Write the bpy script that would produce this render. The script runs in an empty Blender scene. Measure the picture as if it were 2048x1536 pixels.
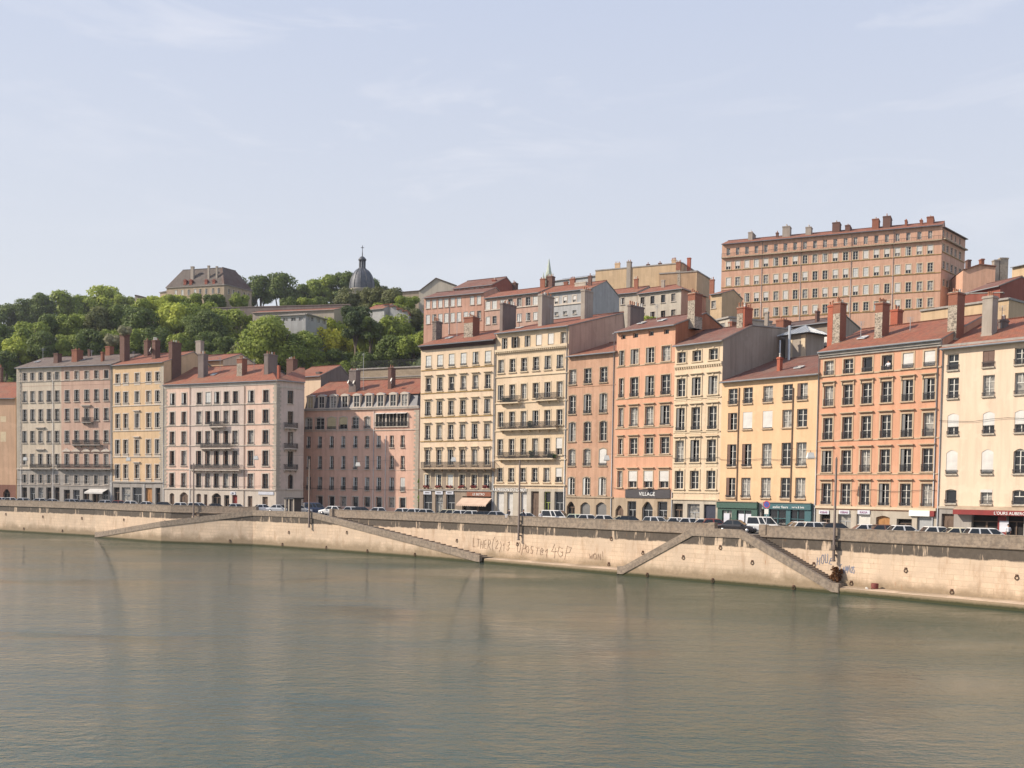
import bpy, bmesh, math, random
from mathutils import Vector, Matrix
R = math.radians
rnd = random.Random(7)
SC = bpy.context.scene
COL = SC.collection
# ---------------------------------------------------------------- camera
FPX, U0, V0, CAMZ = 2070.0, 1024.0, 1073.0, 9.5
PITCH, ROLL = R(2.37), 0.0165
MR = Matrix.Rotation(R(90) - PITCH, 3, 'X') @ Matrix.Rotation(ROLL, 3, 'Z')
CAM = Vector((0, 0, CAMZ))
cd = bpy.data.cameras.new('camera')
cd.sensor_width = 36; cd.lens = 36 * FPX / 2048
cd.shift_y = (V0 - 768) / 2048
cd.clip_start = 0.5; cd.clip_end = 4000
cam = bpy.data.objects.new('camera', cd); COL.objects.link(cam)
cam.matrix_world = Matrix.Translation(CAM) @ MR.to_4x4()
SC.camera = cam
# ---------------------------------------------------------------- sky and sun
SUN_AZ, SUN_EL = 264.0, 34.0            # azimuth clockwise from +Y
SUNDIR = Vector((math.sin(R(SUN_AZ)) * math.cos(R(SUN_EL)), math.cos(R(SUN_AZ)) * math.cos(R(SUN_EL)), math.sin(R(SUN_EL))))
w = bpy.data.worlds.new('World'); SC.world = w; w.use_nodes = True
nt = w.node_tree; nt.nodes.clear()
out = nt.nodes.new('ShaderNodeOutputWorld'); bg = nt.nodes.new('ShaderNodeBackground')
sky = nt.nodes.new('ShaderNodeTexSky'); sky.sky_type = 'NISHITA'; sky.sun_disc = False
sky.sun_elevation = R(SUN_EL); sky.sun_rotation = R(SUN_AZ)
sky.air_density = 1.0; sky.dust_density = 2.2; sky.ozone_density = 2.0
bg.inputs['Strength'].default_value = 0.12
tc = nt.nodes.new('ShaderNodeTexCoord')
sep = nt.nodes.new('ShaderNodeSeparateXYZ'); nt.links.new(tc.outputs['Generated'], sep.inputs[0])
hz = nt.nodes.new('ShaderNodeMapRange'); hz.inputs[1].default_value = -0.02; hz.inputs[2].default_value = 0.75
hz.inputs[3].default_value = 0.95; hz.inputs[4].default_value = 0.8
nt.links.new(sep.outputs['Z'], hz.inputs[0])
mixh = nt.nodes.new('ShaderNodeMixRGB'); nt.links.new(hz.outputs[0], mixh.inputs[0])
nt.links.new(sky.outputs[0], mixh.inputs[1])
hcol = nt.nodes.new('ShaderNodeMixRGB')       # pale summer haze, a little bluer overhead
hcol.inputs[1].default_value = (5.95, 6.05, 6.1, 1); hcol.inputs[2].default_value = (4.05, 4.7, 6.45, 1)
h2 = nt.nodes.new('ShaderNodeMapRange'); h2.inputs[1].default_value = 0.04; h2.inputs[2].default_value = 0.62
nt.links.new(sep.outputs['Z'], h2.inputs[0]); nt.links.new(h2.outputs[0], hcol.inputs[0])
nt.links.new(hcol.outputs[0], mixh.inputs[2])
mp = nt.nodes.new('ShaderNodeMapping'); mp.inputs['Scale'].default_value = (1.6, 1.6, 7.0)
nt.links.new(tc.outputs['Generated'], mp.inputs[0])
cn = nt.nodes.new('ShaderNodeTexNoise'); cn.inputs['Scale'].default_value = 3.1; cn.inputs['Detail'].default_value = 7
cn.inputs['Roughness'].default_value = 0.6; cn.inputs['Distortion'].default_value = 0.5
nt.links.new(mp.outputs[0], cn.inputs['Vector'])
cr = nt.nodes.new('ShaderNodeMapRange'); cr.inputs[1].default_value = 0.53; cr.inputs[2].default_value = 0.8
cr.inputs[3].default_value = 0.0; cr.inputs[4].default_value = 0.5
nt.links.new(cn.outputs['Fac'], cr.inputs[0])
cn2 = nt.nodes.new('ShaderNodeTexNoise'); cn2.inputs['Scale'].default_value = 1.9; cn2.inputs['Detail'].default_value = 2
nt.links.new(tc.outputs['Generated'], cn2.inputs['Vector'])
cm = nt.nodes.new('ShaderNodeMapRange'); cm.inputs[1].default_value = 0.45; cm.inputs[2].default_value = 0.6; nt.links.new(cn2.outputs['Fac'], cm.inputs[0])
cx = nt.nodes.new('ShaderNodeMath'); cx.operation = 'MULTIPLY'; nt.links.new(cr.outputs[0], cx.inputs[0]); nt.links.new(cm.outputs[0], cx.inputs[1])
mixc = nt.nodes.new('ShaderNodeMixRGB'); nt.links.new(cx.outputs[0], mixc.inputs[0])
nt.links.new(mixh.outputs[0], mixc.inputs[1]); mixc.inputs[2].default_value = (6.9, 6.85, 7.2, 1)
nt.links.new(mixc.outputs[0], bg.inputs[0]); nt.links.new(bg.outputs[0], out.inputs[0])
sl = bpy.data.lights.new('sun', 'SUN'); sl.energy = 5.0; sl.angle = R(0.53); sl.color = (1.0, 0.885, 0.735)
so = bpy.data.objects.new('sun', sl); COL.objects.link(so)
so.rotation_euler = (-SUNDIR).to_track_quat('-Z', 'Y').to_euler(); so.location = (-80, -60, 120)
vs = SC.view_settings; SC.display_settings.display_device = 'sRGB'
vs.view_transform = 'Standard'; vs.look = 'None'; vs.exposure = 0.2; vs.gamma = 1.0
SC.cycles.max_bounces = 5; SC.cycles.diffuse_bounces = 3; SC.cycles.glossy_bounces = 3
SC.cycles.transmission_bounces = 2; SC.cycles.transparent_max_bounces = 4
SC.cycles.use_denoising = True
# ---------------------------------------------------------------- pixel <-> world helpers (photo pixels)
def ray(u, v):
    d = MR @ Vector(((u - U0) / FPX, -(v - V0) / FPX, -1.0))
    return d / d.y
def at(u, v, Y): return CAM + ray(u, v) * Y
def proj(p):
    c = MR.transposed() @ (Vector(p) - CAM)
    return U0 + FPX * c.x / -c.z, V0 - FPX * c.y / -c.z
def gp(u, Y, z=5.5):
    """plan point at depth Y whose column at height z falls at pixel column u"""
    v = 1000.0
    for _ in range(3):
        p = at(u, v, Y); p.z = z; v = proj(p)[1]
    p = at(u, v, Y); p.z = z
    return p
ZS = 5.5      # street level (water is 0)
# ---------------------------------------------------------------- mesh builder
class MB:
    def __init__(s): s.v = []; s.f = []; s.m = []; s.uv = []; s.sm = []
    def poly(s, pts, m=0, uv=None, smooth=False):
        n = len(s.v); s.v += [tuple(p) for p in pts]; s.f.append(tuple(range(n, n + len(pts))))
        s.m.append(m); s.uv.append(uv); s.sm.append(smooth)
    def box(s, x0, x1, y0, y1, z0, z1, m=0, skip=''):
        if x1 < x0: x0, x1 = x1, x0
        n = len(s.v)
        s.v += [(x0,y0,z0),(x1,y0,z0),(x1,y1,z0),(x0,y1,z0),(x0,y0,z1),(x1,y0,z1),(x1,y1,z1),(x0,y1,z1)]
        F = {'f':(0,1,5,4),'b':(2,3,7,6),'l':(3,0,4,7),'r':(1,2,6,5),'t':(4,5,6,7),'d':(3,2,1,0)}
        for k, f in F.items():
            if k in skip: continue
            s.f.append(tuple(n + i for i in f)); s.m.append(m); s.uv.append(None); s.sm.append(False)
    def bar(s, p, q, w, m=0, h=None):
        p, q = Vector(p), Vector(q); h = h or w
        d = (q - p).normalized(); up = Vector((0,0,1)) if abs(d.z) < .95 else Vector((0,1,0))
        a = d.cross(up).normalized() * w / 2; b = a.cross(d).normalized() * h / 2
        n = len(s.v)
        for c in (p, q):
            for k in ((-1,-1),(1,-1),(1,1),(-1,1)): s.v.append(tuple(c + a*k[0] + b*k[1]))
        for f in ((0,1,2,3),(7,6,5,4),(0,4,5,1),(1,5,6,2),(2,6,7,3),(3,7,4,0)):
            s.f.append(tuple(n+i for i in f)); s.m.append(m); s.uv.append(None); s.sm.append(False)
    def tube(s, pts, r, n=8, m=0, caps=True, closed=False):
        pts = [Vector(p) for p in pts]; rs = r if isinstance(r, (list, tuple)) else [r]*len(pts)
        base = len(s.v); L = len(pts)
        for i, p in enumerate(pts):
            if closed: d = pts[(i+1) % L] - pts[i-1]
            else: d = pts[min(i+1, L-1)] - pts[max(i-1, 0)]
            d.normalize(); up = Vector((0,0,1)) if abs(d.z) < .9 else Vector((1,0,0))
            a = d.cross(up).normalized(); b = a.cross(d).normalized()
            for k in range(n):
                t = 2*math.pi*k/n; s.v.append(tuple(p + (a*math.cos(t) + b*math.sin(t))*rs[i]))
        for i in range(L if closed else L-1):
            j = (i+1) % L
            for k in range(n):
                s.f.append((base+i*n+k, base+i*n+(k+1)%n, base+j*n+(k+1)%n, base+j*n+k)); s.m.append(m); s.uv.append(None); s.sm.append(True)
        if caps and not closed:
            for i in (0, L-1):
                s.f.append(tuple(base+i*n+k for k in range(n))); s.m.append(m); s.uv.append(None); s.sm.append(False)
    def lathe(s, prof, n=24, m=0, c=(0,0,0), smooth=True):
        base = len(s.v)
        for (r, z) in prof:
            for k in range(n):
                t = 2*math.pi*k/n; s.v.append((c[0]+r*math.cos(t), c[1]+r*math.sin(t), c[2]+z))
        for i in range(len(prof)-1):
            for k in range(n):
                s.f.append((base+i*n+k, base+i*n+(k+1)%n, base+(i+1)*n+(k+1)%n, base+(i+1)*n+k)); s.m.append(m); s.uv.append(None); s.sm.append(smooth)
    def mesh(s, name, mats):
        me = bpy.data.meshes.new(name); me.from_pydata(s.v, [], s.f)
        for mt in mats: me.materials.append(mt)
        me.polygons.foreach_set('material_index', s.m)
        me.polygons.foreach_set('use_smooth', s.sm)
        if any(u is not None for u in s.uv):
            lay = me.uv_layers.new(name='UVMap'); k = 0; data = [0.0]*(2*len(me.loops))
            for u, f in zip(s.uv, s.f):
                for j in range(len(f)):
                    if u is not None: data[2*k], data[2*k+1] = u[j]
                    k += 1
            lay.data.foreach_set('uv', data)
        me.update(); return me
    def build(s, name, mats, parent=None, loc=None):
        if not isinstance(mats, (list, tuple)): mats = [mats]
        return add(name, s.mesh(name, mats), parent, loc)
def add(name, me, parent=None, loc=None, rotz=0):
    o = bpy.data.objects.new(name, me); COL.objects.link(o)
    if parent is not None: o.parent = parent
    if loc is not None: o.location = loc
    if rotz: o.rotation_euler.z = rotz
    return o
def tag(o, label=None, cat=None, group=None, kind=None):
    for k, v in (('label', label), ('category', cat), ('group', group), ('kind', kind)):
        if v: o[k] = v
    return o
def empty(name, loc, rotz=0, **k):
    o = bpy.data.objects.new(name, None); COL.objects.link(o); o.location = loc; o.rotation_euler.z = rotz
    o.empty_display_size = .5; tag(o, **k); return o
# ---------------------------------------------------------------- materials
def srgb(h):
    h = h.lstrip('#'); c = [int(h[i:i+2], 16)/255 for i in (0, 2, 4)]
    return tuple(x/12.92 if x <= .04045 else ((x+.055)/1.055)**2.4 for x in c)
MATS = {}
class N:
    def __init__(s, name):
        s.mat = bpy.data.materials.new(name); s.mat.use_nodes = True; s.t = s.mat.node_tree
        s.b = s.t.nodes['Principled BSDF']
    def n(s, kind, **k):
        x = s.t.nodes.new(kind)
        for a, b in k.items():
            if a in x.inputs: x.inputs[a].default_value = b
            else: setattr(x, a, b)
        return x
    def l(s, a, b): s.t.links.new(a, b)
    def noise(s, vec, scale, detail=4, rough=.55):
        x = s.n('ShaderNodeTexNoise'); x.inputs['Scale'].default_value = scale; x.inputs['Detail'].default_value = detail
        x.inputs['Roughness'].default_value = rough
        if vec is not None: s.l(vec, x.inputs['Vector'])
        return x.outputs['Fac']
    def rng(s, v, a, b, c, d):
        x = s.n('ShaderNodeMapRange'); s.l(v, x.inputs[0])
        for i, q in enumerate((a, b, c, d)): x.inputs[i+1].default_value = q
        return x.outputs[0]
    def mix(s, f, a, b, mode='MIX'):
        x = s.n('ShaderNodeMixRGB', blend_type=mode)
        for i, q in enumerate((f, a, b)):
            if isinstance(q, (int, float)): x.inputs[i].default_value = q
            elif isinstance(q, tuple): x.inputs[i].default_value = (*q[:3], 1)
            else: s.l(q, x.inputs[i])
        return x.outputs[0]
    def math(s, op, a, b=0.0):
        x = s.n('ShaderNodeMath', operation=op)
        for i, q in enumerate((a, b)):
            if isinstance(q, (int, float)): x.inputs[i].default_value = q
            else: s.l(q, x.inputs[i])
        return x.outputs[0]
    def bump(s, h, strength=.3, dist=.05):
        x = s.n('ShaderNodeBump'); x.inputs['Strength'].default_value = strength; x.inputs['Distance'].default_value = dist
        s.l(h, x.inputs['Height']); s.l(x.outputs[0], s.b.inputs['Normal'])
    def coord(s, scale=(1,1,1), src='Object'):
        t = s.n('ShaderNodeTexCoord'); m = s.n('ShaderNodeMapping'); m.inputs['Scale'].default_value = scale
        s.l(t.outputs[src], m.inputs[0]); return m.outputs[0]
    def done(s, col, rough=.8):
        if isinstance(col, tuple): s.b.inputs['Base Color'].default_value = (*col[:3], 1)
        else: s.l(col, s.b.inputs['Base Color'])
        s.b.inputs['Roughness'].default_value = rough
        return s.mat
def plain(name, col, rough=.7, metal=0., var=.12, scale=1.2):
    if name in MATS: return MATS[name]
    a = N(name); f = a.noise(a.coord(), scale, 5)
    c = tuple(col)
    m = a.mix(a.rng(f, .3, .7, 0, 1), tuple(x*(1-var) for x in c), tuple(min(1, x*(1+var)) for x in c))
    a.b.inputs['Metallic'].default_value = metal
    MATS[name] = a.done(m, rough); return MATS[name]
def stucco(name, col, stain=.35, col2=None):
    """lime render: blotchy, streaked downwards, faintly rough"""
    if name in MATS: return MATS[name]
    a = N(name); vec = a.coord()
    big = a.rng(a.noise(vec, .22, 5, .6), .32, .68, 0, 1)
    st = a.noise(a.coord((1.6, 1.6, .12)), 1.0, 5, .65)
    fine = a.noise(vec, 6.0, 4, .7); pt = a.noise(a.coord((.5,.5,.5)), 1.0, 3, .5)
    c2 = col2 or tuple(x*.84 for x in col)
    m = a.mix(big, col, c2)
    m = a.mix(a.math('MULTIPLY', a.rng(st, .44, .72, 0, 1), min(.85, stain*1.5+.12)), m, tuple(x*.62 for x in (col[0], col[1]*.97, col[2]*.95)))
    m = a.mix(a.rng(pt, .56, .6, 0, .22), m, tuple(min(1, x*1.12+.03) for x in col)); m = a.mix(.45, m, a.mix(fine, (.78,.78,.78), (1.0,1.0,1.0)), 'MULTIPLY')
    a.bump(fine, .25, .02)
    MATS[name] = a.done(m, .9); return MATS[name]
def ashlar(name, col, bw=.9, bh=.38, mortar=.6, axes=None):
    if name in MATS: return MATS[name]
    a = N(name); t = a.n('ShaderNodeTexCoord'); sp = a.n('ShaderNodeSeparateXYZ'); a.l(t.outputs['Object'], sp.inputs[0])
    cb = a.n('ShaderNodeCombineXYZ'); a.l(a.math('ADD', sp.outputs['X'], sp.outputs['Y']), cb.inputs[0]); a.l(sp.outputs['Z'], cb.inputs[1])
    br = a.n('ShaderNodeTexBrick'); a.l(cb.outputs[0], br.inputs['Vector'])
    br.inputs['Color1'].default_value = (*col, 1); br.inputs['Color2'].default_value = (*[x*.8 for x in col], 1)
    br.inputs['Mortar'].default_value = (*[x*mortar for x in col], 1)
    br.inputs['Scale'].default_value = 1; br.inputs['Mortar Size'].default_value = .018
    br.inputs['Brick Width'].default_value = bw; br.inputs['Row Height'].default_value = bh
    f = a.noise(t.outputs['Object'], 1.7, 6, .65)
    m = a.mix(.7, br.outputs['Color'], a.mix(f, (.62,.6,.58), (1.1,1.08,1.05)), 'MULTIPLY')
    a.bump(br.outputs['Fac'], -.4, .03)
    MATS[name] = a.done(m, .88); return MATS[name]
def rubble(name, col, dark):
    if name in MATS: return MATS[name]
    a = N(name); vec = a.coord((1, 1, 1.6))
    v = a.n('ShaderNodeTexVoronoi'); v.inputs['Scale'].default_value = 2.6; a.l(vec, v.inputs['Vector'])
    e = a.n('ShaderNodeTexVoronoi', feature='DISTANCE_TO_EDGE'); e.inputs['Scale'].default_value = 2.6; a.l(vec, e.inputs['Vector'])
    m = a.mix(v.outputs['Color'], col, dark); m = a.mix(a.rng(e.outputs['Distance'], .02, .1, 0, 1), tuple(min(1, x*1.25) for x in col), m)
    f = a.noise(vec, 1.1, 5); m = a.mix(.6, m, a.mix(f, (.55,.55,.55), (1.1,1.1,1.1)), 'MULTIPLY')
    a.bump(e.outputs['Distance'], .5, .05)
    MATS[name] = a.done(m, .95); return MATS[name]
def tiles(name, col, col2, lichen=(.30,.24,.17)):
    if name in MATS: return MATS[name]
    a = N(name); vec = a.coord()
    wv = a.n('ShaderNodeTexWave', wave_type='BANDS', bands_direction='X'); wv.inputs['Scale'].default_value = 1.35
    wv.inputs['Distortion'].default_value = .6; wv.inputs['Detail'].default_value = 2; a.l(vec, wv.inputs['Vector'])
    sp = a.n('ShaderNodeSeparateXYZ'); a.l(vec, sp.inputs[0]); cb = a.n('ShaderNodeCombineXYZ')
    a.l(sp.outputs['X'], cb.inputs[0]); a.l(sp.outputs['Y'], cb.inputs[1])
    br = a.n('ShaderNodeTexBrick'); a.l(cb.outputs[0], br.inputs['Vector']); br.inputs['Scale'].default_value = 1
    br.inputs['Brick Width'].default_value = .24; br.inputs['Row Height'].default_value = .34; br.inputs['Mortar Size'].default_value = .012
    br.inputs['Color1'].default_value = (*col, 1); br.inputs['Color2'].default_value = (*col2, 1)
    br.inputs['Mortar'].default_value = (*[x*.55 for x in col2], 1)
    f = a.noise(vec, .35, 6, .7)
    m = a.mix(a.rng(f, .42, .68, 0, .7), br.outputs['Color'], lichen)
    m = a.mix(a.rng(a.noise(a.coord((1.2,.25,.25)), 1.0, 4, .6), .5, .7, 0, .45), m, tuple(x*.55 for x in col2))
    m = a.mix(.5, m, a.mix(a.noise(vec, 2.5, 4, .7), (.72,.72,.72), (1.12,1.12,1.12)), 'MULTIPLY')
    a.bump(wv.outputs['Fac'], .45, .05)
    MATS[name] = a.done(m, .85); return MATS[name]
def glassmat():
    a = N('window_glass'); oi = a.n('ShaderNodeObjectInfo'); r = oi.outputs['Random']
    vec = a.coord((1,1,1)); f = a.noise(vec, 1.1, 2)
    cur = a.mix(a.rng(f, .45, .55, 0, 1), (.30,.28,.25), (.11,.11,.11))
    m = a.mix(a.math('GREATER_THAN', r, .68), (.018,.019,.022), cur)
    a.b.inputs['Specular IOR Level'].default_value = .6
    return a.done(m, .07)
GLASS = glassmat()
# ---------------------------------------------------------------- shared materials
WHITE = plain('white_paint', (.62,.60,.55), .5)
GREYP = plain('grey_paint', (.36,.37,.38), .6)
BROWNP = plain('brown_paint', (.12,.075,.05), .6)
SHUT_W = plain('pale_shutter', (.52,.52,.50), .6)
SHUT_G = plain('grey_shutter', (.17,.165,.16), .6)
SHUT_B = plain('brown_shutter', (.13,.07,.05), .6)
BLIND = plain('white_blind', (.56,.54,.51), .6)
BLIND_T = plain('tan_blind', (.50,.42,.25), .7)
IRON = plain('wrought_iron', (.035,.035,.04), .5, .3)
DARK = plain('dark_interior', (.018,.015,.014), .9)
ZINC = plain('zinc_sheet', (.42,.43,.44), .45, .4)
STONE = stucco('pale_limestone', (.50,.44,.36), .5)
STONE_G = stucco('grey_limestone', (.36,.33,.30), .6)
STONE_T = stucco('tan_stone_trim', (.44,.34,.24), .5)
TILE_R = tiles('red_clay_tiles', (.34,.105,.052), (.22,.075,.042), (.23,.13,.08))
TILE_B = tiles('brown_clay_tiles', (.23,.085,.055), (.16,.065,.045), (.20,.14,.11))
TILE_D = tiles('dark_clay_tiles', (.13,.07,.055), (.09,.055,.045), (.16,.13,.11))
TILE_G = tiles('weathered_grey_tiles', (.17,.115,.09), (.12,.085,.07), (.20,.17,.14))
TILE_C = tiles('brown_slate_tiles', (.13,.095,.08), (.095,.075,.065), (.15,.13,.11))
BRICK = ashlar('red_brick', (.33,.13,.08), .24, .09, .7)
BRICK_D = ashlar('sooty_brick', (.17,.09,.07), .3, .12, .8)
RUB = rubble('rubble_stone', (.40,.34,.27), (.14,.12,.10))
RUB_D = rubble('dark_rubble_stone', (.22,.18,.155), (.09,.075,.07))
CEM = stucco('cement_render', (.38,.33,.28), .5)
CEM_D = stucco('dark_cement_render', (.20,.16,.145), .6)
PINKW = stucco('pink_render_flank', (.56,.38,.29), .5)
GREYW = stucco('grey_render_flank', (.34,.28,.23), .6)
POTM = plain('clay_pot', (.38,.17,.10), .8)

class Fac:
    """A facade line. Local frame: x along the front, y into the building, z up from base."""
    def __init__(s, uL, YL, uR, YR, z0=ZS, zm=None):
        s.pL, s.pR = gp(uL, YL, z0), gp(uR, YR, z0); s.z0 = z0; s.zm = zm
        d = s.pR - s.pL; d.z = 0; s.W = d.length; s.t = d.normalized()
        s.b = Vector((-s.t.y, s.t.x, 0)); s.rot = math.atan2(s.t.y, s.t.x)
        s.org = Vector((s.pL.x, s.pL.y, z0))
    def px(s, x, y):
        if s.zm is None: return x, y
        return s.zm[0] + x/s.zm[2], s.zm[1] + y/s.zm[2]
    def loc(s, x, y, L=0.):
        """zoom coords -> local (x, z) on the plane L metres behind the front"""
        u, v = s.px(x, y); r = ray(u, v); p0 = s.org + s.b*L
        k = (p0 - CAM).dot(s.b) / r.dot(s.b); p = CAM + r*k - s.org
        return p.dot(s.t), p.z
    def world(s, x, y, z): return s.org + s.t*x + s.b*y + Vector((0,0,z))
    def depth_for(s, xloc, y0, z, xs, ys):
        """how deep a side face from (xloc,y0,z) must run to reach pixel column xs"""
        us = s.px(xs, ys)[0]; d = 0.
        while d < 3.8 and proj(s.world(xloc, y0+d, z))[0] < us: d += .1
        return max(.4, d)

WMESH = {}
def draw_window(fr, pa, sh, w, h, kind, ox=0., oz=0., oy=0., arch=0., rv=.28):
    """fr frame (mats FRAME), pa pane, sh shutters/blinds; mats indices set by caller"""
    y0, y1 = oy+rv-.06, oy+rv
    t = .06
    fr.box(ox, ox+t, y0, y1, oz, oz+h); fr.box(ox+w-t, ox+w, y0, y1, oz, oz+h)
    fr.box(ox+t, ox+w-t, y0, y1, oz, oz+t); fr.box(ox+t, ox+w-t, y0, y1, oz+h-t-arch*.6, oz+h)
    pa.poly([(ox,y1-.01,oz),(ox+w,y1-.01,oz),(ox+w,y1-.01,oz+h),(ox,y1-.01,oz+h)])
    if kind in ('cross', 'half', 'blind', 'val', 'ajar'):
        fr.box(ox+w/2-.045, ox+w/2+.045, y0-.01, y1, oz+t, oz+h-t)
        for q in ((.36,.69) if h > 1.5 else (.5,)):
            fr.box(ox+t, ox+w/2-.045, y0, y1, oz+h*q-.02, oz+h*q+.02)
            fr.box(ox+w/2+.045, ox+w-t, y0, y1, oz+h*q-.02, oz+h*q+.02)
    elif kind == 'bar':
        fr.box(ox+t, ox+w-t, y0, y1, oz+h*.55-.04, oz+h*.55+.04)
        fr.box(ox+w/2-.04, ox+w/2+.04, y0, y1, oz+h*.55+.04, oz+h-t)
    if kind == 'shut':
        for a, b in ((0, .495), (.505, 1)):
            sh.box(ox+w*a, ox+w*b, oy+.06, oy+.1, oz+.02, oz+h-.02)
            for k in range(3):
                z = oz + h*(.08+.3*k); sh.box(ox+w*a+.05, ox+w*b-.05, oy+.045, oy+.06, z, z+h*.22)
    if kind == 'half':
        sh.box(ox, ox+w*.3, oy+.05, oy+.09, oz+.02, oz+h-.02)
    if kind == 'ajar':
        sh.box(ox-.02, ox+.03, oy-.32, oy+.05, oz+.02, oz+h-.02); sh.box(ox+w-.03, ox+w+.02, oy-.32, oy+.05, oz+.02, oz+h-.02)
    if kind == 'blind':
        sh.box(ox+.02, ox+w-.02, oy+.04, oy+.08, oz+h*.38, oz+h)
    if kind == 'fullblind':
        sh.box(ox+.02, ox+w-.02, oy+.04, oy+.08, oz+h*.06, oz+h)
    if kind == 'val':
        sh.box(ox, ox+w, oy-.02, oy+.02, oz+h-.28, oz+h)
def draw_surround(mb, w, h, st, ox=0., oz=0., m=0, arch=0.):
    f = st.get('frame', .14); pr = st.get('proud', .05)
    if f > 0:
        mb.box(ox-f, ox, -pr, .02, oz, oz+h, m); mb.box(ox+w, ox+w+f, -pr, .02, oz, oz+h, m)
        if arch > 0:
            n = 8
            for k in range(n):
                t0, t1 = k/n, (k+1)/n
                za, zb = oz+h-arch+arch*math.sin(math.pi*t0), oz+h-arch+arch*math.sin(math.pi*t1)
                xa, xb = ox+w*t0, ox+w*t1
                mb.poly([(xa,-pr,za),(xb,-pr,zb),(xb,-pr,zb+f+.05),(xa,-pr,za+f+.05)], m)
                mb.poly([(xa,-pr,za+f+.05),(xb,-pr,zb+f+.05),(xb,.0,zb+f+.05),(xa,.0,za+f+.05)], m)
                mb.poly([(xa,-pr,za),(xb,-pr,zb),(xb,.02,zb),(xa,.02,za)], m)
        else: mb.box(ox-f, ox+w+f, -pr-.003, .02, oz+h, oz+h+f, m)
    if st.get('sill', 1):
        mb.box(ox-f-.06, ox+w+f+.06, -pr-.13, .02, oz-.14, oz, m)
    if st.get('hood'):
        z = oz+h+f+.12
        mb.box(ox-f-.12, ox+w+f+.12, -.32, .0, z+.1, z+.2, m); mb.box(ox-f-.04, ox+w+f+.04, -.12, .0, z, z+.1, m)
        if st['hood'] > 1:
            for xx in (ox-f-.02, ox+w+f-.1): mb.box(xx, xx+.12, -.16, 0, z-.35, z, m)
    if st.get('keystone'):
        mb.box(ox+w/2-.12, ox+w/2+.12, -pr-.08, 0, oz+h+.02, oz+h+f+.1, m)
    if st.get('apron'):
        mb.box(ox-f, ox+w+f, -.04, 0, oz-.62, oz-.14, m)
def draw_rail(mb, w, h=.85, ox=0., oz=0., y=-.1, step=.11, pots=False, m=0, t=.03):
    mb.bar((ox-.05,y,oz+h), (ox+w+.05,y,oz+h), .045, m); mb.bar((ox-.05,y,oz+.08), (ox+w+.05,y,oz+.08), .03, m)
    mb.bar((ox-.05,y,oz+h*.72), (ox+w+.05,y,oz+h*.72), .02, m)
    n = max(2, int(w/step))
    for k in range(n+1):
        x = ox + w*k/n; mb.box(x-t/2, x+t/2, y-t/2, y+t/2, oz+.08, oz+h, m)
    for x in (ox-.05, ox+w+.05): mb.bar((x, y, oz+h), (x, .0, oz+h), .03, m)
def window_obj(par, x, z, w, h, kind, st, arch=0.):
    w, h = round(w, 1 if w > 3 else 2), round(h, 2)
    fm = {'w': WHITE, 'g': GREYP, 'b': BROWNP}[st.get('fm', 'w')]
    sm = {'g': SHUT_G, 'w': SHUT_W, 'b': SHUT_B}[st.get('sm', 'g')] if kind in ('shut', 'half', 'ajar') else (BLIND_T if st.get('tan') else BLIND)
    key = (w, h, kind, fm.name, sm.name, arch, st.get('rv', .28))
    if key not in WMESH:
        fr, pa, sh = MB(), MB(), MB(); draw_window(fr, pa, sh, w, h, kind, arch=arch, rv=st.get('rv', .28))
        WMESH[key] = (fr.mesh('window', [fm]), pa.mesh('pane', [GLASS]), sh.mesh('shutter', [sm]) if sh.f else None)
    a, b, c = WMESH[key]
    o = add('window', a, par, (x, 0, z)); add('pane', b, o)
    if c: add('shutter' if kind in ('shut', 'half', 'ajar') else 'blind', c, o)
    sk = ('s', w, h, arch, repr(sorted((k, v) for k, v in st.items() if k in ('frame','proud','sill','hood','keystone','apron'))), st['trim'].name)
    if st.get('frame', .14) > 0 or st.get('sill', 1):
        if sk not in WMESH:
            mb = MB(); draw_surround(mb, w, h, st, arch=arch); WMESH[sk] = mb.mesh('surround', [st['trim']])
        add('surround', WMESH[sk], o)
    if st.get('rail'):
        rk = ('r', w, st['rail'], st.get('flowers'))
        if rk not in WMESH:
            mb = MB(); draw_rail(mb, w, st['rail']); WMESH[rk] = mb.mesh('railing', [IRON])
        add('railing', WMESH[rk], o)
    return o
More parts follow.
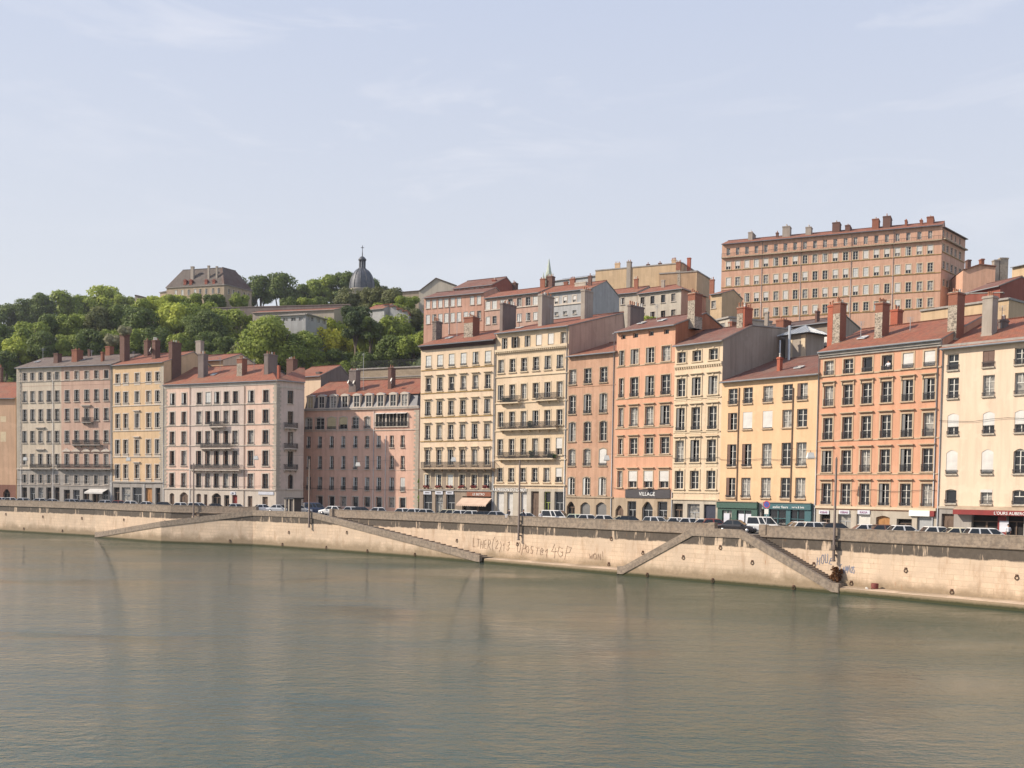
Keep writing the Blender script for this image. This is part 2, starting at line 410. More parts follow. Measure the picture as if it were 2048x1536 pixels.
def wall_grid(mb, W, z0, z1, ops, matf=lambda x, z: 0, rv=.28, zcuts=(), xcuts=()):
    xs = sorted({0., W, *[c for c in xcuts if 0 < c < W], *[round(max(0, min(W, q)), 3) for o in ops for q in o[:2]]})
    zs = sorted({z0, z1, *[c for c in zcuts if z0 < c < z1], *[round(q, 3) for o in ops for q in o[2:4] if z0 < q < z1]})
    for i in range(len(xs)-1):
        for j in range(len(zs)-1):
            xa, xb, za, zb = xs[i], xs[i+1], zs[j], zs[j+1]; xc, zc = (xa+xb)/2, (za+zb)/2
            if any(o[0] < xc < o[1] and o[2] < zc < o[3] for o in ops): continue
            mb.poly([(xa,0,za),(xb,0,za),(xb,0,zb),(xa,0,zb)], matf(xc, zc))
    for o in ops:
        a, b, c, d = o[:4]; ar = o[4] if len(o) > 4 else 0.; m = matf((a+b)/2 - (b-a), (c+d)/2)
        r = o[5] if len(o) > 5 else rv
        mb.poly([(a,0,c),(a,r,c),(a,r,d),(a,0,d)], m); mb.poly([(b,0,c),(b,r,c),(b,r,d),(b,0,d)], m)
        mb.poly([(a,0,c),(b,0,c),(b,r,c),(a,r,c)], m); mb.poly([(a,0,d),(b,0,d),(b,r,d),(a,r,d)], m)
        if ar > 0:
            n = 10; P = [((a+(b-a)*k/n), d-ar+ar*(math.sqrt(max(0,1-(2*k/n-1)**2)) if ar > .9 else math.sin(math.pi*k/n))) for k in range(n+1)]
            for k in range(n):
                cx = a if k < n/2 else b
                mb.poly([(cx,0,d),(P[k][0],0,P[k][1]),(P[k+1][0],0,P[k+1][1])], m)
                mb.poly([(P[k][0],0,P[k][1]),(P[k+1][0],0,P[k+1][1]),(P[k+1][0],r,P[k+1][1]),(P[k][0],r,P[k][1])], m)
            mb.poly([(a,0,d-ar),(a,0,d),(a,.001,d)], m)
def text_mesh(txt, size, depth=.02, space=1.):
    c = bpy.data.curves.new('t', 'FONT'); c.body = txt; c.size = size; c.extrude = depth; c.space_character = space
    c.align_x = 'CENTER'; c.resolution_u = 3
    o = bpy.data.objects.new('t', c); COL.objects.link(o)
    dg = bpy.context.evaluated_depsgraph_get(); me = bpy.data.meshes.new_from_object(o.evaluated_get(dg))
    me.transform(Matrix.Rotation(R(90), 4, 'X')); bpy.data.objects.remove(o); bpy.data.curves.remove(c)
    return me
def add_text(par, txt, size, loc, mat, name='lettering'):
    me = text_mesh(txt, size); me.materials.clear(); me.materials.append(mat)
    return add(name, me, par, loc)

def chimney(F, par, c):
    """c = xL, xR, xS, ytop, setback, mat, pots, [mat_side]"""
    xL, xR, xS, yt, L, mat, pots = c[:7]
    s0, z1 = F.loc(xL, yt, L); s1, _ = F.loc(xR, yt, L); dep = F.depth_for(s1, L, z1, xS, yt)
    zb = F.zr(L) - 1.2
    two = mat is RUB; zs = z1-.25-(.3 if not two else (z1-F.zr(L))*.22)
    mb = MB(); mb.box(s0, s1, L, L+dep, zb, zs, 0, 'r' if two else '')
    if two: mb.poly([(s1,L,zb),(s1,L+dep,zb),(s1,L+dep,zs),(s1,L,zs)], 1)
    mb.box(s0-.004, s1+.004, L-.004, L+dep+.004, zs, z1-.25, 1 if two else 0)
    mb.box(s0-.08, s1+.08, L-.08, L+dep+.08, z1-.25, z1-.1, 1 if two else 0); mb.box(s0-.02, s1+.02, L-.02, L+dep+.02, z1-.1, z1)
    if len(c) > 7:
        mb.box(s0-.05, s1+.05, L-.05, L+dep+.05, zb, F.zr(L)+.35)
    o = mb.build('chimney', [mat, BRICK], par)
    n = pots; r = .11
    for k in range(n):
        yy = L + dep*(k+.5)/n if dep > (s1-s0) else L+dep/2
        xx = (s0+s1)/2 if dep > (s1-s0) else s0+(s1-s0)*(k+.5)/n
        h = rnd.uniform(.35, .6)
        m2 = MB(); m2.lathe([(r*1.1,0),(r,.1),(r*.85,h*.8),(r*1.05,h*.85),(r*1.05,h),(.02,h)], 8, 0, (xx, yy, z1))
        m2.build('chimney_pot', POTM if rnd.random() < .7 else WHITE, o)
    return o
def dish(par, p, r=.4, az=-.6):
    mb = MB(); n = 12; c = Vector(p); d = Vector((math.sin(az), -math.cos(az), .35)).normalized()
    a = d.cross(Vector((0,0,1))).normalized(); b = a.cross(d)
    rings = [(0, -.1), (r*.6, -.06), (r, .0)]
    base = [[c + d*q + (a*math.cos(2*math.pi*k/n) + b*math.sin(2*math.pi*k/n))*rr for k in range(n)] for rr, q in rings]
    for i in range(2):
        for k in range(n): mb.poly([base[i][k], base[i][(k+1)%n], base[i+1][(k+1)%n], base[i+1][k]], 0)
    mb.bar(c - d*.1, c - d*.1 - Vector((0,0,.7)), .05, 1); mb.bar(c, c+d*.35, .03, 1)
    return mb.build('satellite_dish', [WHITE, GREYP], par)
def antenna(par, p, h=2.2):
    mb = MB(); x, y, z = p; mb.bar((x,y,z), (x,y,z+h), .05)
    for k in range(5): mb.bar((x-.35+.03*k, y-.2, z+h-.12*k), (x+.35-.03*k, y+.2, z+h-.12*k), .025)
    mb.bar((x+.1, y-.3, z+h-.3), (x-.1, y+.3, z+h-.3), .03)
    return mb.build('aerial', GREYP, par)
def balcony(F, par, x0, x1, y, dep=.8, rail=.95, trim=None, plants=False, mat=None):
    (a, z), (b, _) = F.loc(x0, y, -dep), F.loc(x1, y, -dep)
    mb = MB(); mb.box(a, b, -dep, -.003, z-.16, z)
    n = max(2, int((b-a)/1.6))
    for k in range(n+1):
        x = a+.15 + (b-a-.3)*k/n
        mb.poly([(x-.08,-dep*.8,z-.16),(x-.08,0,z-.16),(x-.08,0,z-.6)]); mb.poly([(x+.08,-dep*.8,z-.16),(x+.08,0,z-.16),(x+.08,0,z-.6)])
        mb.poly([(x-.08,-dep*.8,z-.16),(x+.08,-dep*.8,z-.16),(x+.08,0,z-.6),(x-.08,0,z-.6)])
    o = mb.build('balcony', mat or trim, par)
    rb = MB(); y0 = -dep+.05
    draw_rail(rb, b-a-.1, rail, a+.05, z, y0, .1, t=.035)
    for xx in (a+.05, b-.05):
        rb.bar((xx,y0,z+rail),(xx,0,z+rail),.04)
        k = -dep+.15
        while k < 0: rb.box(xx-.011, xx+.011, k-.011, k+.011, z, z+rail); k += .13
    rb.build('railing', IRON, o)
    return o, a, b, z
LEAFY = None
def planter(par, x0, x1, y, z, mat, h=.4, n=60):
    mb = MB(); r = random.Random(int(x0*100))
    for k in range(n):
        c = Vector((r.uniform(x0, x1), y+r.uniform(-.12,.12), z + r.uniform(0, h)))
        a = Vector((r.gauss(0,1), r.gauss(0,1), r.gauss(0,1))).normalized()*.09; b = a.cross(Vector((r.gauss(0,1), r.gauss(0,1), 1))).normalized()*.09
        mb.poly([c-a-b, c+a-b, c+a+b, c-a+b])
    return mb.build('plant', mat, par)

def house(name, label, zm, L, Rr, eave, cols, rows, wall, roof, st=None, ground=(), group=None, cat='building', z0=ZS,
          dirs=None, bands=(), chim=(), side=None, tile=None, wpx=None, gz=None, gmat=None, over=.5, kinds=('cross',)*7+('half','blind'), pipes=(),
          merge=(), xmat=None, hip=(0,0), quoin=None, back=None, seed=1, extra_ops=(), cornice=None, soft=None, gutter=True, left=True, eave_L=None):
    F = Fac(L[0], L[1], Rr[0], Rr[1], z0, zm)
    rr = random.Random(seed)
    eL = F.loc(eave[0][0], eave[0][1], -over if eave_L is None else eave_L)[1]; eR = F.loc(eave[1][0], eave[1][1], -over if eave_L is None else eave_L)[1]
    ze = (eL+eR)/2
    D, Rs, rp = roof['D'], roof['Rs'], roof.get('ridge')
    kind = roof.get('kind', 'gable')
    dl, dr = dirs or (F.b, F.b)
    toL = lambda d: Vector((d.dot(F.t), d.dot(F.b)))
    dl2, dr2 = toL(dl), toL(dr); dl2 = dl2/dl2.y; dr2 = dr2/dr2.y
    zr = F.loc(rp[0], rp[1], Rs)[1] if rp else ze + roof.get('rise', 3)
    slope = (zr-ze)/(Rs+over) if kind != 'flat' else 0
    zw = ze + slope*over - .05 if kind != 'flat' else ze       # wall top at the front plane
    print('%-22s W=%.1f eave L %.1f R %.1f ridge %.1f' % (name, F.W, eL, eR, zr))
    zb = roof.get('zback', zw) if 'back' not in roof else F.loc(roof['back'][0], roof['back'][1], D)[1]
    F.zr = lambda q: (ze + slope*(q+over) if q <= Rs else zr + (zb-zr)*(q-Rs)/max(.1, D-Rs)) if kind != 'flat' else ze
    F.ze, F.zrg, F.zw = ze, zr, zw
    root = empty(name, F.org, F.rot, label=label, cat=cat, group=group)
    F.root = root
    # openings
    ops = []; wins = []
    st = dict(st or {}); st.setdefault('trim', STONE)
    for ri, row in enumerate(rows):
        o = dict(st); o.update(row[4] if len(row) > 4 else {})
        cl = o.get('cols', cols); wp = o.get('w', wpx)
        ks = o.get('kinds', kinds)
        for ci, x in enumerate(cl):
            f = (x-cl[0])/max(1e-6, cl[-1]-cl[0]) if len(cl) > 1 else 0
            # z from the mean of both ends of the row
            zt = (F.loc(cl[0], row[0])[1] + F.loc(cl[-1], row[2])[1])/2; zbt = (F.loc(cl[0], row[1])[1] + F.loc(cl[-1], row[3])[1])/2
            ymid = (row[0]+row[1])/2*(1-f) + (row[2]+row[3])/2*f
            lean = o.get('dx', 0)
            xc = F.loc(x+lean, ymid)[0]; pw = wp[ci] if isinstance(wp, (list, tuple)) else wp
            wd = F.loc(x+lean+pw/2, ymid)[0] - F.loc(x+lean-pw/2, ymid)[0]
            if not isinstance(wp, (list, tuple)):
                if ci == 0: wd0 = F.loc((cl[0]+cl[-1])/2+pw/2, ymid)[0] - F.loc((cl[0]+cl[-1])/2-pw/2, ymid)[0]
                wd = wd0
            ar = o.get('arch', 0.)
            k = ks[ci] if len(ks) == len(cl) and o.get('exact') else rr.choice(ks)
            if k == 'none': continue
            x0w, x1w = xc-wd/2, xc+wd/2
            if x0w < .05 or x1w > F.W-.05: continue
            zt2 = max(zt, zbt+.5)
            ops.append((round(x0w,3), round(x1w,3), round(zbt,3), round(zt2,3), ar, o.get('rv', .28)))
            wins.append((ri, x0w, zbt, wd, zt2-zbt, k, o, ar))
    gz1 = F.loc(*gz)[1] if gz else 0.
    for g in ground:
        a, zt = F.loc(g[0], g[2]); b, _ = F.loc(g[1], g[2])
        a = max(.05, a); b = min(F.W-.05, b)
        arch = g[4] if len(g) > 4 else 0.
        if arch == 'round': arch = (b-a)/2
        ops.append((round(a,3), round(b,3), .12, round(zt,3), arch, .45))
        gm, gp_ = MB(), MB(); knd = g[3]; w_, h_ = b-a, zt-.12
        if knd == 'glass':
            gm.box(0,.08,.3,.4,0,h_); gm.box(w_-.08,w_,.3,.4,0,h_); gm.box(.08,w_-.08,.3,.4,h_-.12,h_); gm.box(.08,w_-.08,.3,.4,0,.35)
            gm.box(.08,w_-.08,.31,.39,h_*.62,h_*.62+.07); gm.box(w_/2-.035,w_/2+.035,.3,.4,.35,h_*.62)
            o = gm.build('shop_window', g[5] if len(g) > 5 else GREYP, root, (a,0,.12))
            gp_.poly([(0,.37,0),(w_,.37,0),(w_,.37,h_),(0,.37,h_)]); gp_.build('pane', GLASS, o)
        elif knd == 'door':
            for q0, q1 in ((0, .49), (.51, 1)):
                gm.box(w_*q0, w_*q1, .3, .38, 0, h_*.8)
                for zq in (.06, .42): gm.box(w_*q0+.12, w_*q1-.12, .27, .3, h_*zq, h_*(zq+.3))
            gm.box(0, w_, .3, .42, h_*.8, h_)
            gm.build('door', g[5] if len(g) > 5 else BROWNP, root, (a,0,.12))
        elif knd == 'roller':
            k = 0
            while k*.12 < h_: gm.box(0, w_, .26, .3+.02*(k % 2), k*.12, min(h_, k*.12+.11)); k += 1
            gm.build('roller_shutter', g[5] if len(g) > 5 else SHUT_G, root, (a,0,.12))
        else:
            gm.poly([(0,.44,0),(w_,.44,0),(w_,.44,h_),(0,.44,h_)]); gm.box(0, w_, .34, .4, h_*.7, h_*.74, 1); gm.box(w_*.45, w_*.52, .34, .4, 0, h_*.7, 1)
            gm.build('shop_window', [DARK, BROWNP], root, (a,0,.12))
    # wall
    mats = [wall, gmat or wall, side or wall]
    if xmat: mats += [m for _, _, m in xmat]
    def mf(x, z):
        if z < gz1: return 1
        if xmat:
            for i, (xa, xb, m) in enumerate(xmat):
                if F.loc(xa, eave[0][1])[0] < x < F.loc(xb, eave[0][1])[0]: return 3+i
        return 0
    xc = [F.loc(q, eave[0][1])[0] for xm in (xmat or ()) for q in xm[:2]]
    mb = MB(); wall_grid(mb, F.W, -2. if z0 == ZS else -14., zw, ops, mf, zcuts=(gz1,) if gz else (), xcuts=xc)
    zbot = -2. if z0 == ZS else -14.
    bl, br = dl2*D, dr2*D; lx = .03
    rl, rrp = dl2*Rs, dr2*Rs
    W = F.W
    if kind == 'flat': prR = [(W,0,zw),(W+br.x,br.y,zw)]; prL = [(lx,0,zw),(lx+bl.x,bl.y,zw)]
    else:
        prR = [(W,0,zw),(W+rrp.x,rrp.y,zr-.05),(W+br.x,br.y,zb-.05)]; prL = [(lx,0,zw),(lx+rl.x,rl.y,zr-.05),(lx+bl.x,bl.y,zb-.05)]
        if hip[0]: prL = [prL[0], (lx+bl.x,bl.y,zb-.05)]
        if hip[1]: prR = [prR[0], (W+br.x,br.y,zb-.05)]
    mb.poly([(W,0,zbot)] + [(W+br.x,br.y,zbot)] + prR[::-1], 2)
    if left: mb.poly([(lx,0,zbot),(lx+bl.x,bl.y,zbot)] + prL[::-1], 2)
    mb.poly([(lx+bl.x,bl.y,zbot),(W+br.x,br.y,zbot),prR[-1],prL[-1]], 2)
    wo = mb.build('wall', mats, root)
    # windows
    mfr, mpa, msh, msu = MB(), MB(), MB(), MB()
    for (ri, x, z, w_, h_, k, o, ar) in wins:
        if ri in merge:
            draw_window(mfr, mpa, msh, w_, h_, k, x, z, arch=ar); draw_surround(msu, w_, h_, o, x, z, arch=ar)
        else: window_obj(root, x, z, w_, h_, k, o, ar)
    if mfr.f:
        o = mfr.build('window', WHITE, root); tag(o, kind='stuff'); mpa.build('pane', GLASS, o); msu.build('surround', st['trim'], o)
        if msh.f: msh.build('shutter', SHUT_G, o)
    # bands (string courses): (xa, ya, yb?, height, proud)
    for b in bands:
        za = (F.loc(cols[0], b[0])[1] + F.loc(cols[-1], b[1])[1])/2
        m = MB(); hh, pr = b[2], b[3]; m.box(.04, F.W-.04, -pr, -.002, za-hh/2, za+hh/2)
        if len(b) > 4 and b[4] == 'dentil':
            k = .1
            while k < F.W-.2: m.box(k, k+.16, -pr+.05, -.002, za-hh/2-.22, za-hh/2); k += .36
        m.build('string_course', b[5] if len(b) > 5 else st['trim'], root)
    if cornice:
        m = MB(); hh, pr = cornice[:2]
        m.box(0.02, F.W-.02, -pr, -.002, zw-.22-hh*.5, zw-.12); m.box(.02, F.W-.02, -pr*.55, -.002, zw-.22-hh, zw-.22-hh*.5)
        m.build('cornice', cornice[2] if len(cornice) > 2 else st['trim'], root)
    # roof
    m = MB(); th = .16; tl = tile or TILE_R
    if kind in ('gable', 'shed'):
        e0, e1 = (-.06 if left else 0, -over), (W+.1, -over)
        hl = Rs*.8 if hip[0] else 0; hr = Rs*.8 if hip[1] else 0
        if hip[0]: e0 = (-over, -over)
        if hip[1]: e1 = (W+over, -over)
        top = [(e0[0],e0[1],ze),(e1[0],e1[1],ze),(W+.1+rrp.x-hr,rrp.y,zr),(-.06+rl.x+hl,rl.y,zr)]
        bk = [(W+(over if hip[1] else .1)+br.x,br.y+.2,zb),(-(over if hip[0] else .06)+bl.x,bl.y+.2,zb)]
        for dz in (th, 0.):
            T = [(p[0],p[1],p[2]+dz) for p in top]; B = [(p[0],p[1],p[2]+dz) for p in bk]
            m.poly(T, 0 if dz else 1); m.poly([T[3],T[2],B[0],B[1]], 0 if dz else 1)
            if hip[0]: m.poly([T[0],T[3],B[1]], 0)
            if hip[1]: m.poly([T[1],T[2],B[0]], 0)
        def edge(p, q): m.poly([p, q, (q[0],q[1],q[2]+th), (p[0],p[1],p[2]+th)], 1)
        edge(top[0], top[1]); edge(bk[0], bk[1])
        if not hip[1]: edge(top[1], top[2]); edge(top[2], bk[0])
        else: edge(top[1], bk[0])
        if not hip[0]: edge(top[3], top[0]); edge(bk[1], top[3])
        else: edge(bk[1], top[0])
        # ridge cap tiles
        m.tube([(top[3][0],top[3][1],zr+th),(top[2][0],top[2][1],zr+th)], .13, 6, 0)
    elif kind == 'flat':
        m.poly([(0,-.0,ze-.02),(W,0,ze-.02),(W+br.x,br.y,ze-.02),(bl.x,bl.y,ze-.02)])
        m.box(0-.05, W+.05, -over, .25, ze-.15, ze+.12, 1)
        m.bar((W,0,ze), (W+br.x,br.y,ze), .3, 1); m.bar((0,0,ze), (bl.x,bl.y,ze), .3, 1)
    ro = m.build('roof', [tl, soft or STONE_G], root)
    if gutter and kind != 'flat':
        g = MB(); g.tube([(0,-over-.06,ze+.02),(W,-over-.06,ze+.02)], .075, 6); g.build('gutter', ZINC if gutter is True else gutter, root)
    for p in pipes:
        xp = F.loc(p[0], p[1])[0]; g = MB(); zt = zw-.3 if len(p) < 3 else F.loc(p[0], p[2])[1]
        g.tube([(xp,-.1,.2),(xp,-.1,zt),(xp,-over*.8,ze)] if len(p) < 3 else [(xp,-.1,.2),(xp,-.1,zt)], .06, 6)
        g.build('downpipe', p[3] if len(p) > 3 else ZINC, root)
    if quoin:
        for which, wq in quoin:
            q = MB(); z = max(0, gz1); k = 0
            while z < zw-.7:
                ln = wq if k % 2 else wq*.7; h_ = .38
                if which == 'L': q.box(.01, ln, -.05, -.002, z, z+h_)
                else: q.box(F.W-ln, F.W-.01, -.05, -.002, z, z+h_)
                z += .42; k += 1
            q.build('quoins', STONE, root)
    for c in chim: chimney(F, root, c)
    return F
def absorb(F, G):
    '''merge facade block G (a second front of the same building) into building F'''
    m = Matrix.Translation(F.org) @ Matrix.Rotation(F.rot, 4, 'Z'); g = Matrix.Translation(G.org) @ Matrix.Rotation(G.rot, 4, 'Z')
    for c in list(G.root.children):
        ml = m.inverted() @ g @ Matrix.Translation(c.location) @ Matrix.Rotation(c.rotation_euler.z, 4, 'Z')
        c.parent = F.root; c.location = ml.to_translation(); c.rotation_euler = ml.to_euler()
    bpy.data.objects.remove(G.root); G.root = F.root
# ---------------------------------------------------------------- the row of houses along the quay
Z1=(0,640,3.4914); Z2=(310,660,3.84); Z3=(590,700,4.2667); Z4=(820,580,3.2); Z5=(1110,560,2.954); Z6=(1420,580,3.0714); Z7=(1620,570,2.953)
CN = {'a':(2160,97.3),'b':(1872,108.2),'c':(1630,119.4),'d':(1437,129.8),'e':(1342,135.3),'f':(1226,142.3),'g':(1131,147.9),'h':(987,156.2),'i':(838,164.6),
      'j':(836,193.),'k':(607,205.),'m':(225,212.6),'n':(34,222.),'o':(552,193.),'p':(327,205.5)}
def perp(a, b):
    d = gp(*CN[b]) - gp(*CN[a]); d.z = 0; d.normalize(); return Vector((-d.y, d.x, 0))
chain = ['a','b','c','d','e','f','g','h','i']
CD = {}
for i, k in enumerate(chain):
    v = Vector((0,0,0))
    if i > 0: v += perp(chain[i], chain[i-1])
    if i < len(chain)-1: v += perp(chain[i+1], chain[i])
    CD[k] = v.normalized()
CD['j'] = perp('k','j'); CD['k'] = (perp('k','j')*1).normalized()
CD['p'] = (perp('p','o')+perp('m','p')).normalized(); CD['m'] = (perp('m','p')+perp('n','m')).normalized(); CD['n'] = perp('n','m')
C_YEL = stucco('pale_yellow_render', (.71,.56,.425), .22, (.67,.515,.38))
C_ORA = stucco('orange_render', (.62,.335,.215), .3, (.56,.29,.18))
C_YOR = stucco('apricot_render', (.70,.475,.285), .15, (.67,.44,.26))
C_CRM = stucco('cream_render', (.68,.53,.38), .3, (.63,.48,.33))
C_ORB = stucco('bright_orange_render', (.64,.355,.23), .3, (.58,.31,.2))
C_TER = stucco('worn_terracotta_render', (.53,.32,.215), .6, (.46,.27,.18))
C_CR2 = stucco('warm_cream_render', (.72,.555,.405), .25, (.60,.46,.30))
C_CR1 = stucco('ivory_render', (.72,.56,.41), .25, (.68,.52,.37))
C_PNK = stucco('salmon_pink_render', (.72,.46,.355), .3, (.66,.42,.32))
C_PAL = stucco('pale_pink_render', (.72,.52,.42), .25, (.69,.48,.38))
C_PALS = stucco('pale_stone_render', (.66,.53,.46), .3)
C_OCH = stucco('ochre_render', (.64,.45,.275), .25, (.59,.41,.24))
C_CRL = stucco('grey_cream_render', (.60,.51,.40), .4, (.55,.46,.36))
C_PKL = stucco('dusty_pink_render', (.56,.38,.29), .4, (.50,.33,.26))
C_ATT = stucco('grey_attic_render', (.36,.30,.26), .4)
C_RED = stucco('oxide_red_render', (.30,.09,.06), .4)
TRIM_O = stucco('beige_trim', (.55,.41,.28), .3)
TRIM_C = stucco('cream_trim', (.68,.55,.39), .2)
TRIM_Y = stucco('ochre_trim', (.42,.27,.10), .3)
TRIM_W = stucco('white_stone_trim', (.62,.54,.46), .3)
REDB = ashlar('bright_red_brick', (.45,.13,.075), .24, .09, .75)
GSHOP = plain('green_shopfront_paint', (.035,.085,.065), .5)
TSHOP = plain('teal_shopfront_paint', (.035,.105,.12), .5)
REDSHOP = plain('dark_red_fascia', (.20,.018,.016), .6)
WOOD = plain('varnished_oak', (.36,.17,.055), .5)
PLANT = plain('balcony_plant_leaves', (.05,.10,.03), .7, 0, .4, 6)
FLOW = plain('red_flowers', (.28,.06,.05), .7, 0, .4, 6)
SIGNW = plain('white_lettering', (.8,.8,.78), .5)
SIGNP = plain('pale_sign_panel', (.55,.56,.62), .5)
SIGND = plain('dark_sign_panel', (.045,.04,.045), .5)
AWN = plain('salmon_awning_cloth', (.52,.38,.29), .8)
GROUP = 'old riverside apartment houses in the terrace'
HOUSES = {}
# B1 --- pale yellow at the right edge
F = house('apartment_building', 'pale yellow house at the right edge with a dark red restaurant front', Z7, CN['b'], CN['a'],
    ((782,374),(1264,340)), [845,1055,1245,1480], [
     (405,495,352,455,{'kinds':('bar','shut','cross','cross'),'exact':1,'fm':'w','sm':'b','rail':.5}),
     (540,660,508,640,{'kinds':('cross','cross','bar','cross'),'exact':1,'rail':.35}),
     (752,880,735,868,{'kinds':('blind','blind','blind','blind'),'arch':.22,'rail':.35}),
     (975,1118,962,1112,{'kinds':('fullblind','fullblind','cross','fullblind'),'exact':1,'arch':.3,'rail':.4,'dx':-8}),
     (1210,1292,1208,1300,{'kinds':('dark','val','bar','cross'),'exact':1,'arch':.12,'rail':.35,'dx':-14})],
    C_YEL, dict(D=15,Rs=8.6,ridge=(1000,232)), st=dict(frame=.0,sill=1,trim=STONE,rv=.3,fm='w'), dirs=(CD['b'],CD['a']), group=GROUP,
    wpx=72, gz=(800,1322), gmat=STONE_G, bands=((1322,1318,.25,.12),(352,300,.3,.2,'',STONE_G)),
    ground=[(778,850,1350,'door'),(955,1125,1352,'dark'),(1165,1264,1352,'dark'),(1300,1420,1352,'dark')],
    chim=[(1020,1080,1110,68,2.6,CEM,3,1),(818,872,915,44,2.2,RUB,4,1),(1112,1150,1172,205,5,CEM_D,3)],
    pipes=[(774,800)], tile=TILE_R)
B1F = F
x0 = F.loc(870,1340)[0]; zf = F.loc(870,1318)[1]
mb = MB(); mb.box(x0, F.W-.1, -.95, -.05, zf-.62, zf-.12); mb.poly([(x0,-.95,zf-.12),(F.W-.1,-.95,zf-.12),(F.W-.1,0,zf+.25),(x0,0,zf+.25)], 1)
fa = mb.build('fascia', [REDSHOP, STONE_T], F.root)
xs = F.loc(1150,1340)[0]; add_text(fa, "L'OURS AUBERGE LYONNAISE", .42, (xs+2.2,-.97,zf-.54), SIGNW)
mb = MB(); xa, xb = F.loc(1110,1400)[0], F.loc(1160,1400)[0]; mb.box(xa,xb,-.06,-.005,.1,zf-.7); m2 = F.loc(1122,1400)[0]
mb.box(m2, m2+.9, -.1,-.06,1.0,2.1,1); mb.build('menu_board', [REDSHOP, SIGNP], F.root)
# B2 --- orange
F = house('apartment_building', 'deep orange six storey house with beige window hoods', Z7, CN['c'], CN['b'],
    ((22,402),(772,328)), [105,219,331,447,572,699], [
     (448,530,390,485,{'hood':0,'rail':.45,'dx':8,'kinds':('cross','cross','dark','dark','fullblind','fullblind'),'exact':1,'tan':0}),
     (590,712,555,682,{'hood':2,'rail':.75,'dx':5}),
     (783,910,755,898,{'hood':1,'rail':.75,'kinds':('cross','cross','cross','cross','half','bar'),'exact':1}),
     (978,1106,964,1102,{'hood':1,'rail':.75,'dx':-6}),
     (1172,1300,1172,1303,{'hood':1,'rail':.3,'dx':-10})],
    C_ORA, dict(D=15,Rs=8.6,ridge=(640,230)), st=dict(frame=.17,sill=1,trim=TRIM_O,rv=.32), dirs=(CD['c'],CD['b']), group=GROUP,
    wpx=60, gz=(60,1325), gmat=STONE, bands=((540,488,.16,.1,'',TRIM_O),(1314,1322,.3,.2,'',TRIM_C),(921,903,.12,.08,'',TRIM_O),(1120,1112,.12,.08,'',TRIM_O)),
    ground=[(60,120,1352,'dark'),(165,242,1352,'glass'),(275,357,1352,'roller',0,WHITE),(390,472,1362,'door',.2,WOOD),(512,602,1380,'dark'),(632,728,1368,'roller',0,GREYP)],
    chim=[(138,180,217,104,3.0,RUB,4,1),(106,136,140,120,3.9,REDB,2),(386,430,472,104,3.0,RUB,5,1),(476,518,548,146,9.5,REDB,2)],
    pipes=[(755,500),(52,600)], tile=TILE_R, cornice=(.5,.35,STONE_G))
for xl, wd in ((85,1.3),(205,1.3),(320,1.5)):
    a, z = F.loc(xl,1342); mb = MB(); mb.box(a-wd/2,a+wd/2,-.12,-.005,z-.22,z+.22); s = mb.build('sign_board', [SIGNP], F.root)
    add_text(s, 'KEBAB' if xl < 300 else 'KASSA', .32, (a,-.13,z-.12), plain('mauve_lettering',(.25,.06,.18)))
a, z = F.loc(650,1348); mb = MB(); mb.box(a-1.1,a+1.2,-.3,-.005,z-.3,z+.28); mb.box(a+1.25,a+1.7,-.3,-.005,z-.3,z+.28,1); mb.build('sign_board', [SIGNW, REDSHOP], F.root)
B2F = F
# B3 --- apricot
F = house('apartment_building', 'plain apricot yellow house above the green and teal shopfronts', Z6, CN['d'], CN['c'],
    ((85,566),(650,524)), [138,230,353,474,565], [
     (605,700,573,677,{'rail':.4,'dx':3}),
     (755,858,730,842,{'kinds':('half','fullblind','fullblind','cross','cross'),'exact':1,'dx':0}),
     (948,1085,935,1080,{'rail':.25,'dx':-5}),
     (1155,1275,1150,1280,{'rail':.25,'dx':-11})],
    C_YOR, dict(D=15,Rs=11,ridge=(500,428)), st=dict(frame=.0,sill=1,trim=TRIM_O,rv=.3,sm='b'), dirs=(CD['d'],CD['c']), group=GROUP,
    wpx=60, gz=(60,1300), gmat=STONE_G, ground=[(315,345,1345,'dark')],
    chim=[(412,430,445,412,3.0,REDB,1)], pipes=[(180,650,600,BROWNP),(512,650,600,BROWNP)], tile=TILE_B, left=True)
def shopfront(F, xa, xb, yt, mat, wins, name='shopfront', dep=.35):
    a, z = F.loc(xa,yt); b = F.loc(xb,yt)[0]
    mb = MB(); ops = [(F.loc(p,yt+40)[0]-a, F.loc(q,yt+40)[0]-a, .5, F.loc(p,r)[1]) for p,q,r in wins]
    m = MB(); wall_grid(m, b-a, 0., z, ops, rv=.2); m.box(-.05,b-a+.05,-.18,0,z-.75,z); m.box(-.08,b-a+.08,-.3,0,z,z+.1,1)
    m.poly([(0,0,0),(0,dep,0),(0,dep,z),(0,0,z)]); m.poly([(b-a,0,0),(b-a,dep,0),(b-a,dep,z),(b-a,0,z)])
    o = m.build(name, [mat, STONE_T], F.root, (a,-dep,0))
    for p in ops:
        g = MB(); g.poly([(p[0],.19,p[2]),(p[1],.19,p[2]),(p[1],.19,p[3]),(p[0],.19,p[3])]); g.build('pane', GLASS, o)
        f = MB(); x = (p[0]+p[1])/2; f.box(x-.05,x+.05,.1,.17,p[2],p[3]); f.box(p[0],p[1],.1,.17,(p[2]+p[3])/2-.04,(p[2]+p[3])/2+.04); f.build('frame', mat, o)
    return o, a, b, z
o, a, b, z = shopfront(F, 58,302,1300, GSHOP, [(85,145,1352),(175,265,1352)])
for q in (95, 185, 228): 
    x = F.loc(q,1380)[0]; mb = MB(); mb.box(x-a, x-a+.85, .05,.09,.4,2.0); mb.build('window_poster', SIGNP, o)
